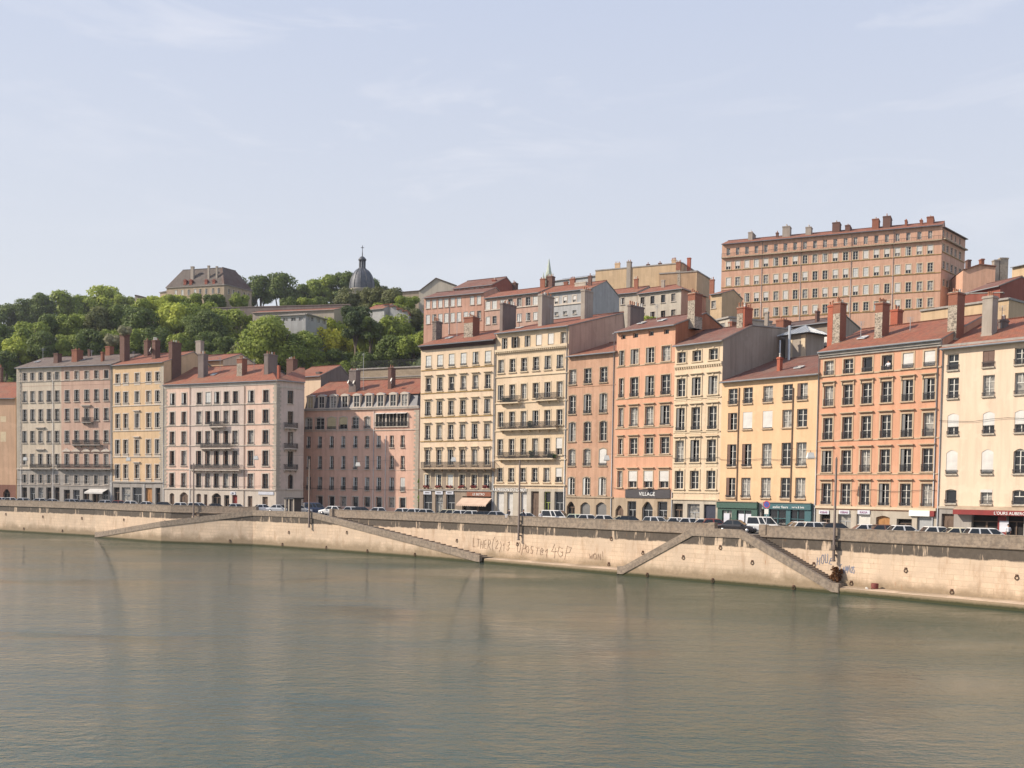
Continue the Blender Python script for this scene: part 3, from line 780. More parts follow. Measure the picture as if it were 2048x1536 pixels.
o, a, b, z = shopfront(F, 345,632,1306, TSHOP, [(375,478,1345),(505,592,1350)])
add_text(o, 'atelier fleurs', .42, (2.4,-.2,z-.62), SIGNW); add_text(o, 'terre & bois', .34, ((b-a)*.75,-.2,z-.58), SIGNW)
B3F = F
# B4 --- narrow cream with ornate surrounds
F = house('apartment_building', 'narrow cream house with ornate moulded window surrounds', Z5, CN['e'], CN['d'],
    ((708,402),(1034,347)), [740,830,928], [
     (428,492,405,470,{'dx':9,'hood':0,'kinds':('cross',),'frame':.12}),
     (585,690,565,675,{'dx':6,'hood':1}),
     (757,890,745,880,{'dx':2,'hood':1,'rail':.4}),
     (948,1078,942,1073,{'dx':-3,'hood':1,'rail':.4}),
     (1128,1235,1125,1235,{'dx':-6,'hood':0})],
    C_CRM, dict(D=15,Rs=6,ridge=(1150,272),back=(1400,292)), st=dict(frame=.2,proud=.08,sill=1,trim=TRIM_C,rv=.32,keystone=1,apron=1), dirs=(CD['e'],CD['d']), group=GROUP,
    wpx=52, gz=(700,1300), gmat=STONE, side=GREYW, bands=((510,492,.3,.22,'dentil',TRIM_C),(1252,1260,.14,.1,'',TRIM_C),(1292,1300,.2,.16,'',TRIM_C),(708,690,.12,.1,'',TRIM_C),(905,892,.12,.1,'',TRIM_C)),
    ground=[(698,756,1320,'dark'),(782,855,1322,'glass'),(880,950,1325,'roller',0,plain('navy_door',(.03,.035,.06)))], tile=TILE_B)
B4F = F
F.W
for c in ((1076,1110,1114,160,5.,RUB,2),(1108,1122,1166,158,5.05,REDB,4)): chimney(F, F.root, c)
# side windows and the tall red stack on the grey flank
for (xa, xb, ya, yb) in ((1253,1270,430,570),(1378,1392,445,560)):
    pass
# B5 --- tall bright orange
F = house('apartment_building', 'tall orange house with the black fascia above its arched shop door', Z5, CN['f'], CN['e'],
    ((342,320),(780,252)), [392,468,560,653], [
     (318,345,296,325,{'cols':[398,470,562,652],'w':[26,30,30,30],'kinds':('dark',),'frame':0,'sill':0,'dx':6}),
     (412,500,395,485,{'w':[28,46,48,52],'dx':3}),
     (578,692,562,680,{'w':[28,48,50,54],'rail':.45}),
     (752,866,745,856,{'w':[28,48,50,54],'hood':1,'dx':-3,'rail':.2}),
     (935,1030,928,1026,{'w':[28,48,50,54],'hood':1,'dx':-5}),
     (1128,1228,1125,1225,{'w':[28,50,54,56],'hood':1,'kinds':('cross','blind','blind','blind'),'exact':1,'dx':-9})],
    C_ORB, dict(D=13,Rs=6.5,ridge=(865,200)), st=dict(frame=.12,sill=1,trim=TRIM_O,rv=.32), dirs=(CD['f'],CD['e']), group=GROUP,
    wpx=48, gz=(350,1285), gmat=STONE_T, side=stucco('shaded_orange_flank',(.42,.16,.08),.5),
    bands=((515,488,.12,.08,'',TRIM_O),(700,690,.12,.08,'',TRIM_O),(877,867,.14,.1,'',TRIM_O),(1043,1038,.12,.08,'',TRIM_O)),
    ground=[(358,405,1330,'door','round'),(428,480,1306,'glass'),(515,578,1308,'glass','round'),(606,664,1308,'glass')],
    chim=[(430,446,525,146,5.0,CEM_D,7),(786,828,868,78,2.8,RUB,4,1)], pipes=[(350,500),(692,1300,1250)], tile=TILE_B)
a, z = F.loc(418,1262); b = F.loc(682,1262)[0]
mb = MB(); mb.box(a, b, -.12, -.005, z-.55, z+.6); s = mb.build('fascia', SIGND, F.root); add_text(s, 'VILLAGE', .72, ((a+b)/2,-.14,z-.24), SIGNW)
B5F = F
# B6 --- worn terracotta
F = house('apartment_building', 'low worn terracotta house with segmental arched windows', Z5, CN['g'], CN['f'],
    ((64,456),(350,427)), [102,191,285], [
     (530,618,515,604,{'dx':2,'rail':.35,'arch':.0}),
     (680,792,670,784,{'arch':.12,'rail':.4}),
     (840,955,832,948,{'arch':.18,'dx':-1}),
     (1000,1098,994,1096,{'arch':.18,'rail':.35,'kinds':('cross','cross','fullblind'),'exact':1,'dx':-3}),
     (1166,1270,1163,1270,{'arch':.2,'kinds':('half','half','shut'),'dx':-6,'sm':'w'})],
    C_TER, dict(D=15,Rs=10,ridge=(300,380)), st=dict(frame=.1,proud=.03,sill=1,trim=STONE_T,rv=.32,sm='g'), dirs=(CD['g'],CD['f']), group=GROUP,
    wpx=42, gz=(70,1283), gmat=STONE_T, bands=((1280,1284,.22,.14,'',STONE_T),(634,622,.08,.06,'',C_TER)),
    ground=[(70,118,1308,'dark','round'),(150,208,1312,'roller',.5),(242,305,1312,'roller',.5)], tile=TILE_R, pipes=[(66,700)])
B6F = F
# B7 --- warm cream with balconies
F = house('apartment_building', 'tall cream house with black iron balconies and a dentilled attic cornice', Z4, CN['h'], CN['g'],
    ((567,283),(1032,226)), [580,653,727,803,879,957], [
     (312,378,262,340,{'cols':[605,675,752,825,902,982],'w':36,'kinds':('half','ajar','half','fullblind','fullblind','bar'),'exact':1,'frame':.03,'sill':0}),
     (450,535,412,500,{'dx':3,'rail':.3}),
     (612,708,582,680,{'dx':1}),
     (783,882,762,858,{}),
     (955,1060,945,1053,{'dx':-3}),
     (1140,1228,1137,1230,{'dx':-5,'rail':.3})],
    C_CR2, dict(D=14,Rs=13.4,ridge=(1210,166)), st=dict(frame=.14,sill=1,trim=TRIM_C,rv=.32,proud=.05), dirs=(CD['h'],CD['g']), group=GROUP,
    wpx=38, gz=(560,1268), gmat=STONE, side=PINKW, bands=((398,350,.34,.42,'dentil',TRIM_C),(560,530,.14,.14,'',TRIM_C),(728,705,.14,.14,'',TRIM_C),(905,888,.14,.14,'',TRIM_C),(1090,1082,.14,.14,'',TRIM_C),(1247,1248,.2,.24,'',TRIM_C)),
    ground=[(555,602,1290,'roller',0,BLIND),(622,660,1290,'roller',0,BLIND),(710,748,1290,'roller',0,BLIND),(775,825,1288,'door'),(858,900,1290,'glass',0,plain('lime_green_paint',(.35,.42,.08))),(925,982,1290,'glass')],
    chim=[(576,594,678,82,2.2,CEM_D,6),(822,846,920,28,3.6,CEM,4),(1095,1120,1172,-2,8.5,CEM,4)], pipes=[(545,700),(1000,700)], tile=TILE_R)
B7F = F
for xa, xb, y in ((572,690,722),(800,938,704),(570,935,893),(560,912,1080)): balcony(F, F.root, xa, xb, y, trim=TRIM_C)
a, z = F.loc(552,1268); b = F.loc(735,1268)[0]; mb = MB(); mb.box(a, b, -.1, -.005, z-.55, z+.15); s = mb.build('fascia', [CEM], F.root); add_text(s, 'LA MAISON DU CANUT', .6, ((a+b)/2,-.12,z-.45), SIGNW)
for x0, x1, y, dd in ((590,640,715,-.6),(750,775,880,-.5),(760,790,1070,-.5),(880,930,1072,-.6)):
    (p, z), (q, _) = F.loc(x0,y,-.6), F.loc(x1,y,-.6); planter(F.root, p, q, -.5, z, PLANT, .9 if x0 in (750,760) else .5, 120)
# B8 --- ivory with hood lintels
F = house('apartment_building', 'ivory seven storey house with a dark eave and small lintel hoods', Z4, CN['i'], CN['h'],
    ((45,360),(547,322)), [113,187,261,337,414,493], [
     (425,502,386,470,{'dx':6,'kinds':('shut','shut','shut','shut','half','shut'),'exact':1,'sm':'w','rail':.3}),
     (566,652,536,630,{'dx':4,'hood':1,'rail':.3,'kinds':('bar','bar','bar','cross','half','bar')}),
     (718,806,693,790,{'dx':1,'hood':1,'rail':.3}),
     (868,960,852,952,{'dx':-1,'hood':1,'rail':.3}),
     (1022,1122,1016,1116,{'dx':-2,'hood':2,'kinds':('cross','half')}),
     (1182,1268,1180,1268,{'dx':-3,'rail':.35,'frame':.2,'kinds':('half','half','shut','cross','cross','cross'),'exact':1,'sm':'w'})],
    C_CR1, dict(D=13,Rs=7,ridge=(440,277)), st=dict(frame=.1,sill=1,trim=TRIM_C,rv=.32,proud=.04), dirs=(CD['i'],CD['h']), group=GROUP,
    wpx=35, gz=(60,1143), gmat=stucco('stained_shaded_tan_stone', (.33,.26,.20), .6), bands=((516,486,.12,.1,'',TRIM_Y),(664,640,.12,.1,'',TRIM_Y),(820,800,.12,.1,'',TRIM_Y),(970,962,.12,.1,'',TRIM_Y),(1280,1284,.22,.2,'',STONE_G)),  # stained stone, with the balcony's shadow also put into its darker colour
    ground=[(85,142,1305,'glass'),(162,212,1305,'glass'),(232,288,1305,'glass'),(335,525,1320,'dark')],
    chim=[(144,168,205,198,3.0,RUB_D,4,1),(346,402,445,172,3.0,RUB,5,1)], pipes=[(538,700)], tile=TILE_R, soft=BROWNP, over=.75, cornice=(.5,.5,plain('dark_brown_eave',(.07,.03,.025))))
B8F = F
balcony(F, F.root, 66, 518, 1140, trim=STONE_T, dep=1.15)
for q in (85, 160, 228):
    a, z = F.loc(q+4,1296); b = F.loc(q+52,1296)[0]; mb = MB(); mb.box(a,b,-.12,-.06,z-.28,z+.22); mb.box(a+.3,b-.3,-.14,-.12,z-.1,z+.04,1); mb.build('sign_board', [SIGNP, SIGND], F.root)
a, z = F.loc(365,1300); b = F.loc(520,1300)[0]; mb = MB(); mb.box(a,b,-.1,-.005,z-.45,z+.25); s = mb.build('fascia', BRICK, F.root); add_text(s, 'LE BISTRO', .5, ((a+b)/2,-.12,z-.32), SIGNW)
a, z = F.loc(335,1328); b = F.loc(525,1328)[0]
mb = MB(); n = 14; dz = 1.0
mb.poly([(a,-.02,z),(b,-.02,z),(b,-1.5,z-dz),(a,-1.5,z-dz)]); mb.poly([(a,-.02,z-.04),(b,-.02,z-.04),(b,-1.5,z-dz-.04),(a,-1.5,z-dz-.04)])
for k in range(n):
    p, q = a+(b-a)*k/n, a+(b-a)*(k+1)/n; mb.poly([(p,-1.5,z-dz),(q,-1.5,z-dz),(q,-1.52,z-dz-.22),((p+q)/2,-1.52,z-dz-.3),(p,-1.52,z-dz-.22)])
mb.bar((a,-.1,z-.3),(a,-1.45,z-dz),.04); mb.bar((b,-.1,z-.3),(b,-1.45,z-dz),.04)
mb.build('awning', AWN, F.root)
for q in (113,187,261,337,414,493):
    x, z = F.loc(q-4,1262); planter(F.root, x-.6, x+.6, -.2, z-.1, FLOW, .35, 40)
# B9 --- mansard
MANS = plain('slate_mansard', (.075,.075,.09), .5, 0, .25, 2)
F = house('apartment_building', 'salmon pink house with a slate mansard of nine white dormers', Z3, CN['k'], CN['j'],
    ((80,512),(1040,488)), [117,213,313,412,515,615,715,825,918], [
     (575,682,560,662,{'w':[60,74,74,70,56,52,48,60,60],'kinds':('half','cross','fullblind','blind','cross','cross','none','none','none'),'exact':1,'arch':.25,'rail':.5,'tan':1,'frame':.1}),
     (738,845,728,822,{'w':34,'rail':.5,'kinds':('half','half','half','half','half','cross','half','cross','cross'),'exact':1}),
     (905,1028,903,1005,{'w':34,'rail':.3,'kinds':('half','half','half','half','half','half','half','cross','cross'),'exact':1}),
     (1085,1195,1085,1200,{'w':38,'rail':.8,'kinds':('half','half','half','half','half','half','half','half','shut'),'exact':1}),
     (1250,1335,1255,1340,{'w':48,'kinds':('none','dark','dark','dark','dark','dark','dark','dark','dark'),'exact':1,'frame':.16,'sill':0})],
    C_PNK, dict(D=15,Rs=8,ridge=(700,264),kind='flat'), st=dict(frame=.0,sill=1,trim=TRIM_W,rv=.32,sm='w'), dirs=(CD['k'],CD['j']), group=GROUP,
    wpx=34, gz=None, bands=((697,676,.14,.12,'',TRIM_W),(512,490,.5,.3,'',TRIM_W),(1030,1015,.06,.04,'',TRIM_W)),
    pipes=[(672,900,520),(775,900,730)], tile=TILE_R, quoin=[('R',1.1)], over=.3)
B9F = F
zt = F.loc(520,392,.9)[1]; zrg = F.loc(700,264,8)[1]; ze = F.ze
mb = MB(); W = F.W
mb.poly([(0,.1,ze),(W-.6,.1,ze),(W-.9,1.0,zt),(0,1.0,zt)]); mb.poly([(W-.6,.1,ze),(W-.6,12,ze),(W-.9,12,zt),(W-.9,1.0,zt)])
mb.build('mansard', MANS, F.root)
mb = MB(); T=[(-.1,.7,zt),(W-.5,.7,zt),(W-.5,8,zrg),(-.1,8,zrg)]
for dz in (0,.15): mb.poly([(p[0],p[1],p[2]+dz) for p in T]); mb.poly([(-.1,8,zrg+dz),(W-.5,8,zrg+dz),(W-.5,15,zt+dz),(-.1,15,zt+dz)])
mb.poly([(-.1,.7,zt),(W-.5,.7,zt),(W-.5,.7,zt+.15),(-.1,.7,zt+.15)]); mb.tube([(-.1,8,zrg+.15),(W-.5,8,zrg+.15)],.13,6)
mb.poly([(W-.52,.75,zt),(W-.52,15,zt),(W-.52,8,zrg)])
mb.build('roof', TILE_R, F.root)
F.zr = lambda q: zt + (zrg-zt)*(min(q,8)-.7)/7.3
for c in [(460,520,556,172,2.2,CEM_D,4,1),(794,822,858,148,3.2,BRICK_D,2,1)]: chimney(F, F.root, c)
for i, x in enumerate([125,222,322,420,521,624,726,832,930]):
    f = i/8; yb = 495*(1-f)+475*f; yt = 398*(1-f)+372*f
    (xc, zb), zt2 = F.loc(x,yb,-.0), F.loc(x,yt,0)[1]; h = zt2-zb; wd = 1.25
    mb = MB(); mb.box(-wd/2-.22,-wd/2,-.02,.9,0,h); mb.box(wd/2,wd/2+.22,-.02,.9,0,h)
    n = 8
    for k in range(n):
        t0, t1 = k/n, (k+1)/n; xa, xb = -wd/2-.3+(wd+.6)*t0, -wd/2-.3+(wd+.6)*t1; za, zb_ = h+.28*math.sin(math.pi*t0), h+.28*math.sin(math.pi*t1)
        mb.poly([(xa,-.08,h-.12),(xb,-.08,h-.12),(xb,-.08,zb_+.1),(xa,-.08,za+.1)]); mb.poly([(xa,-.08,za+.1),(xb,-.08,zb_+.1),(xb,1.2,zb_+.1),(xa,1.2,za+.1)],1)
    mb.box(-wd/2-.3,wd/2+.3,-.1,.02,-.12,0)
    o = mb.build('dormer', [TRIM_W, ZINC], F.root, (xc,.15,zb))
    g = MB(); g.poly([(-wd/2,.12,0),(wd/2,.12,0),(wd/2,.12,h-.1),(-wd/2,.12,h-.1)]); g.build('pane', GLASS if i else BLIND_T, o)
    g = MB(); g.box(-.04,.04,.06,.11,0,h-.1); g.box(-wd/2,wd/2,.06,.11,h*.35,h*.35+.05); g.box(-wd/2,-wd/2+.07,.06,.11,0,h-.1); g.box(wd/2-.07,wd/2,.06,.11,0,h-.1); g.build('frame', WHITE, o)
# the glazed loggia on the top right
(a, z0_), (b, z1_) = F.loc(686,655), F.loc(965,540); z0_, z1_ = F.loc(825,652)[1], F.loc(825,540)[1]
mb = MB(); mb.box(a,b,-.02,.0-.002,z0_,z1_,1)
mb.box(a-.1,b+.1,-.25,-.002,z0_-.15,z0_,0)
for k in range(10):
    x = a+(b-a)*k/9; mb.box(x-(.16 if k%3==0 else .05),x+(.16 if k%3==0 else .05),-.1,-.02,z0_,z1_,0)
for k in range(3): 
    p, q = a+(b-a)*k/3+.1, a+(b-a)*(k+1)/3-.1; mb.poly([(p,-.02,z1_+.12),(q,-.02,z1_+.12),(q,-.7,z1_-.12),(p,-.7,z1_-.12)],2)
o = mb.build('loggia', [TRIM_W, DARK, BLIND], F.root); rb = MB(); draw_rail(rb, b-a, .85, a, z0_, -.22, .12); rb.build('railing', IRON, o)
for x, y in ((453,270),(500,272),(820,252)):
    lx_, lz = F.loc(x,y,1.9); dish(F.root, (lx_,1.9,lz), .38)
lx_, lz = F.loc(582,340,2); antenna(F.root, (lx_,2,lz), 7)
# B10 --- pale pink corner house
F = house('apartment_building', 'pale pink corner house with tiered balconies and white stone trim', Z2, CN['p'], CN['o'],
    ((67,425),(935,391)), [133,222,338,407,474,546,616,736,850], [
     (487,577,462,557,{'w':[34,34,38,38,38,38,40,42,44],'kinds':('half','half','cross','shut','half','cross','cross','half','cross'),'exact':1,'sm':'w','dx':2,'rail':.3}),
     (627,727,615,716,{'w':[36,36,40,40,40,40,42,44,46],'dx':0,'rail':.3}),
     (780,881,770,876,{'w':[36,36,40,40,40,40,42,44,46],'dx':-1,'rail':.3}),
     (930,1045,925,1040,{'w':[36,36,40,40,40,40,42,44,46],'dx':-2,'rail':.3}),
     (1100,1205,1104,1220,{'w':[36,36,40,40,40,40,42,44,46],'dx':-3,'rail':.3})],
    C_PAL, dict(D=13,Rs=8,ridge=(700,276)), st=dict(frame=.2,sill=1,trim=TRIM_W,rv=.32,sm='b',fm='b'), dirs=(CD['p'],Vector((.15,.99,0))), group=GROUP,
    wpx=40, gz=(70,1222), gmat=TRIM_W, kinds=('half','cross','dark','cross'), xmat=[(275,690,C_PALS)],
    bands=((582,568,.14,.12,'',TRIM_W),(737,723,.14,.12,'',TRIM_W),(889,888,.14,.12,'',TRIM_W),(1068,1075,.14,.12,'',TRIM_W),(1215,1230,.22,.16,'',TRIM_W),(440,408,.5,.1,'',TRIM_W)),
    ground=[(112,148,1252,'door',.3),(190,253,1245,'door',.6),(318,354,1256,'door',.2),(376,402,1262,'door'),(436,506,1252,'dark',.6),(530,570,1268,'dark'),(592,632,1268,'door',0,REDSHOP),(712,748,1275,'door'),(824,866,1280,'door')],
    chim=[(330,372,408,182,2.4,CEM_D,3,1),(628,668,706,216,2.4,RUB,4,1),(838,870,940,182,2.6,CEM_D,4,1),(104,132,200,90,2.0,BRICK_D,4)], hip=(0,1),
    pipes=[(270,700),(688,700,430,BROWNP),(68,700)], tile=TILE_R, quoin=[('L',.9),('R',.9)], over=.35)
B10F = F
for xa, xb, y in ((412,520,742),(345,580,908),(268,645,1072)): balcony(F, F.root, xa, xb, y, trim=TRIM_W, dep=.9)
for q in (600, 815): 
    a, z = F.loc(q,1252); mb = MB(); mb.box(a-.6,a+.6 if q == 600 else a+3,-.1,-.005,z-.3,z+.25); s = mb.build('sign_board', SIGNP, F.root)
    if q == 600: add_text(s, 'BV', .42, (a,-.12,z-.18), SIGND)
lx_, lz = F.loc(945,270,.6); mb = MB(); mb.box(-.2,.2,0,.5,0,F.loc(945,270,.6)[1]-F.loc(945,375,.6)[1]); mb.build('chimney', REDB, F.root, (lx_-.2,.8,F.loc(945,375,.6)[1]))
# its canted side face
F = house('apartment_building', 'narrow shaded flank house with stacked black balconies beside the pale pink corner', Z2, CN['o'], (606,196.5),
    ((960,392),(1132,402)), [1040], [
     (466,565,466,565,{'w':44}),(625,722,625,722,{'w':42}),(782,880,782,880,{'w':42}),(932,1050,932,1050,{'w':42}),(1108,1225,1108,1225,{'w':40,'arch':.4})],
    C_PALS, dict(D=9,Rs=8,ridge=(1060,290)), st=dict(frame=.12,sill=1,trim=TRIM_W,rv=.32,fm='b',sm='b'), group=GROUP, kinds=('cross','half'), dirs=(Vector((.15,.99,0)),Vector((-.19,.98,0))),
    wpx=42, gz=(1040,1232), gmat=TRIM_W, ground=[(1020,1065,1285,'door'),(1095,1122,1300,'dark')], tile=TILE_R, over=.35, quoin=[('L',.9)],
    bands=((440,445,.3,.1,'',TRIM_W),(1222,1225,.2,.12,'',TRIM_W)))
for y in (748,908,1070): balcony(F, F.root, 1002, 1100, y, trim=TRIM_W, dep=.8)
absorb(B10F, F)
# B11 --- ochre
F = house('apartment_building', 'narrow ochre yellow house with pale quoins at the left end of the quay', Z1, CN['m'], CN['p'],
    ((785,326),(1170,290)), [821,878,957,1037,1100], [
     (378,440,362,426,{'dx':1}),(503,576,493,575,{'dx':0}),(656,755,648,750,{'dx':0}),(838,936,832,932,{'dx':-1}),(1010,1106,1008,1106,{'dx':-1})],
    C_OCH, dict(D=14,Rs=8,ridge=(1100,242)), st=dict(frame=.18,sill=1,trim=TRIM_W,rv=.32,sm='g',apron=1), dirs=(CD['m'],CD['p']), group=GROUP,
    wpx=32, gz=(790,1132), gmat=STONE_G, bands=((446,432,.1,.1,'',TRIM_W),(600,594,.14,.12,'',TRIM_W),(772,774,.14,.12,'',TRIM_W),(958,956,.12,.12,'',TRIM_W),(1130,1134,.25,.2,'',STONE_G)),
    ground=[(792,835,1168,'dark'),(850,910,1168,'glass'),(925,990,1168,'glass'),(1015,1062,1172,'door',0,WOOD),(1085,1120,1172,'dark')], quoin=[('R',1.2)],
    chim=[(836,868,904,100,2.2,BRICK_D,0,1),(1060,1084,1117,140,3.0,BRICK_D,4,1),(1004,1030,1052,142,6.5,BRICK_D,1)], pipes=[(782,700),(1010,1165,1140)], tile=TILE_R, kinds=('cross','half','cross'))
B11F = F
lx_, lz = F.loc(1048,205,2.6); dish(F.root, (lx_,2.6,lz), .5)
for q, yy in ((957,632),(957,815),(957,992)):
    a, z = F.loc(q,yy); mb = MB(); mb.box(a-.95,a+.95,-.35,-.002,z-.1,z+.06); mb.box(a-.8,a+.8,-.2,-.002,z-.3,z-.1); mb.build('hood', TRIM_W, F.root)
# tufts growing on its big stack
# B12 --- long left house, cream half and pink half
F = house('apartment_building', 'long grey cream and dusty pink house at the far left under one dark roof', Z1, CN['n'], CN['m'],
    ((98,336),(776,316)), [172,227,284,342,398,468,535,605,673,742], [
     (372,430,345,402,{'kinds':('half','half','half','half','half','cross','cross','cross','cross','dark'),'exact':1,'sm':'g'}),
     (503,580,477,560,{'rail':.35}),
     (627,712,612,698,{'rail':.35,'kinds':('half','cross','half')}),
     (777,862,768,852,{'rail':.35,'dx':-1}),
     (938,1018,932,1008,{'dx':-2}),
     (1080,1142,1082,1142,{'dx':-1,'kinds':('half','half','half','half','half','cross','cross','cross','cross','cross'),'exact':1})],
    C_CRL, dict(D=14,Rs=7.5,ridge=(600,256)), st=dict(frame=.12,sill=1,trim=TRIM_W,rv=.32,sm='g'), dirs=(CD['n'],CD['m']), group=GROUP,
    wpx=31, gz=(130,1040), gmat=STONE_G, xmat=[(428,775,C_PKL)], quoin=[('L',1.0)],
    bands=((437,410,.12,.12,'',TRIM_W),(1040,1046,.2,.2,'',TRIM_W),(1152,1156,.12,.12,'',TRIM_W),(470,440,.05,.03,'',C_PKL)),
    ground=[(153,188,1168,'dark'),(208,244,1168,'glass'),(266,302,1168,'glass'),(322,358,1168,'dark'),(380,415,1168,'dark'),(445,488,1185,'dark'),(510,556,1185,'glass'),(580,622,1180,'dark'),(645,692,1188,'dark'),(712,755,1185,'glass')],
    chim=[(374,402,432,232,2.2,BRICK_D,0,1),(500,536,580,206,2.6,BRICK,2,1),(703,716,730,222,2.0,BRICK,0),(735,765,795,182,7.,BRICK,0),(612,626,640,206,7,BRICK_D,0)], pipes=[(148,700),(372,700,372),(775,700)], tile=TILE_G, kinds=('cross','half','cross'))
B12F = F
balcony(F, F.root, 205, 350, 1036, trim=STONE_G); balcony(F, F.root, 395, 770, 1036, trim=STONE_G, dep=.9)
balcony(F, F.root, 500, 697, 870, trim=STONE_G); balcony(F, F.root, 568, 636, 712, trim=STONE_G, dep=.7)
for q, yy in ((284,750),(284,902),(605,595)):
    a, z = F.loc(q,yy); mb = MB(); mb.box(a-1.3,a+1.3,-.4,-.002,z-.1,z+.06); mb.box(a-1.1,a+1.1,-.2,-.002,z-.35,z-.1); mb.build('hood', TRIM_W, F.root)
for i, q in enumerate((468,535,605,673,742)):
    a, z = F.loc(q,906); mb = MB()
    mb.poly([(a-1.1,-.25,z-.25),(a+1.1,-.25,z-.25),(a,-.25,z+.35)]); mb.poly([(a-1.1,-.25,z-.25),(a,-.25,z+.35),(a,0,z+.35),(a-1.1,0,z-.25)]); mb.poly([(a,-.25,z+.35),(a+1.1,-.25,z-.25),(a+1.1,0,z-.25),(a,0,z+.35)])
    mb.box(a-1.15,a+1.15,-.3,-.002,z-.4,z-.25); mb.build('pediment', TRIM_W, F.root)
a, z = F.loc(628,1185); b = F.loc(755,1185)[0]
mb = MB(); mb.poly([(a,0,z+.2),(b,0,z+.2),(b,-1.6,z-.5),(a,-1.6,z-.5)]); mb.poly([(a,-1.6,z-.5),(b,-1.6,z-.5),(b,-1.6,z-.8),(a,-1.6,z-.8)]); mb.build('awning', BLIND, F.root)
# B13 --- orange block at the left edge
F = house('apartment_building', 'lower orange house at the left edge with faded white wall marks', Z1, (-75,226.), (32,223.),
    ((-150,520),(118,580)), [-150,-40], [(700,790,700,790,{'w':32}),(900,990,900,990,{'w':32})],
    stucco('salmon_orange_render', (.66,.42,.27), .3), dict(D=16,Rs=8,ridge=(40,440)), st=dict(frame=.1,sill=1,trim=TRIM_W), group=GROUP, wpx=30, gz=(20,1150), gmat=stucco('brown_render_base',(.28,.13,.09),.5),
    ground=[(22,70,1180,'dark','round')], side=C_OCH, chim=[(-12,8,22,330,9.,BRICK_D,1)])
mk = plain('faded_white_paint', (.66,.52,.34), .9)
for q, ys in ((20,(672,712)),(20,(780,850))):
    for dx in (-7, 12):
        a, z = F.loc(q+dx,ys[0]); z2 = F.loc(q+dx,ys[1])[1]; mb = MB(); mb.box(a-.35,a+.35,-.012,-.002,z2,z); mb.build('painted_mark', mk, F.root)
# ---------------------------------------------------------------- hill terrain, water, street
def interp(tab, x):
    if x <= tab[0][0]: return tab[0][1:]
    for a, b in zip(tab, tab[1:]):
        if x <= b[0]:
            f = (x-a[0])/(b[0]-a[0]); return tuple(p+(q-p)*f for p, q in zip(a[1:], b[1:]))
    return tab[-1][1:]
YF = [(-900,300)] + sorted((CN[k][0], CN[k][1]) for k in 'nmpkjihgfedcba') + [(3200,75)]
TOP = [(-900,42,345),(-200,46,335),(0,49,322),(130,55,325),(350,63,338),(500,67,342),(700,68,345),(850,60,300),(960,54,270),(1200,54,262),(1440,50,250),(1900,48,235),(2200,42,225),(3200,36,215)]
def terr(u, Y):
    yf = interp(YF, u)[0] + 17; zt, yt = interp(TOP, u)
    t = max(0., (Y-yf)/(yt-yf))
    z = 5.3 + (zt-5.3)*min(1., t)**.95
    if t > 1: z += (Y-yt)*.03
    return z
def terr_xy(x, y): return terr(U0 + FPX*x/max(20, y), y)
us = [-900+55*i for i in range(76)]
ts = [i/26 for i in range(27)] + [1.15,1.4,2,3,5,9]
mb = MB(); G = []
for u in us:
    yf = interp(YF, u)[0]; yt = interp(TOP, u)[1]; col = []
    for t in ts:
        Y = yf + 2 + (yt-yf-2)*t; x = (u-U0)/FPX*Y; z = terr(u, Y)
        if t > .1: z += .8*math.sin(x*.09+Y*.05) + .5*math.sin(x*.21-Y*.13)
        col.append((x, Y, z))
    G.append(col)
for i in range(len(us)-1):
    for j in range(len(ts)-1): mb.poly([G[i][j],G[i+1][j],G[i+1][j+1],G[i][j+1]], 0, None, True)
a = N('hillside_grass'); vec = a.coord(); f = a.noise(vec, .15, 6, .7); g = a.noise(vec, 1.5, 5, .7)
a.bump(g, .6, .4)
HILLM = a.done(a.mix(a.rng(g,.35,.65,0,1), a.mix(f, (.035,.06,.018), (.07,.085,.03)), (.03,.045,.018)), .95)
hill = mb.build('hill', HILLM); tag(hill, kind='structure', label='wooded hillside rising steeply behind the riverside houses')
# water
a = N('river_water'); 
v1 = a.coord((1.2, 1.9, 1)); v2 = a.coord((3.6, 6.0, 1)); v3 = a.coord((.035,.07,1)); v0 = a.coord((.3,.65,1)); w0 = a.noise(v0, 1.0, 2, .5)
w1 = a.noise(v1, 1.0, 3, .55); w2 = a.noise(v2, 1.0, 3, .6); w3 = a.noise(v3, 1.0, 3, .5)
amp = a.rng(w3, .35, .65, .3, 1.5)
h = a.math('MULTIPLY', a.math('ADD', a.math('ADD', w1, a.math('MULTIPLY', w0, .9)), a.math('MULTIPLY', w2, .38)), amp)
a.bump(h, 1.0, .13)
a.b.inputs['IOR'].default_value = 1.46; a.b.inputs['Specular IOR Level'].default_value = .5
WATER = a.done(a.mix(a.rng(w3,.3,.7,0,1), (.034,.062,.050), (.048,.074,.054)), .02)
mb = MB(); mb.poly([(-500,-120,0),(400,-120,0),(400,420,0),(-500,420,0)]); wtr = mb.build('water', WATER); tag(wtr, kind='structure', label='calm grey green river with small wind ripples')
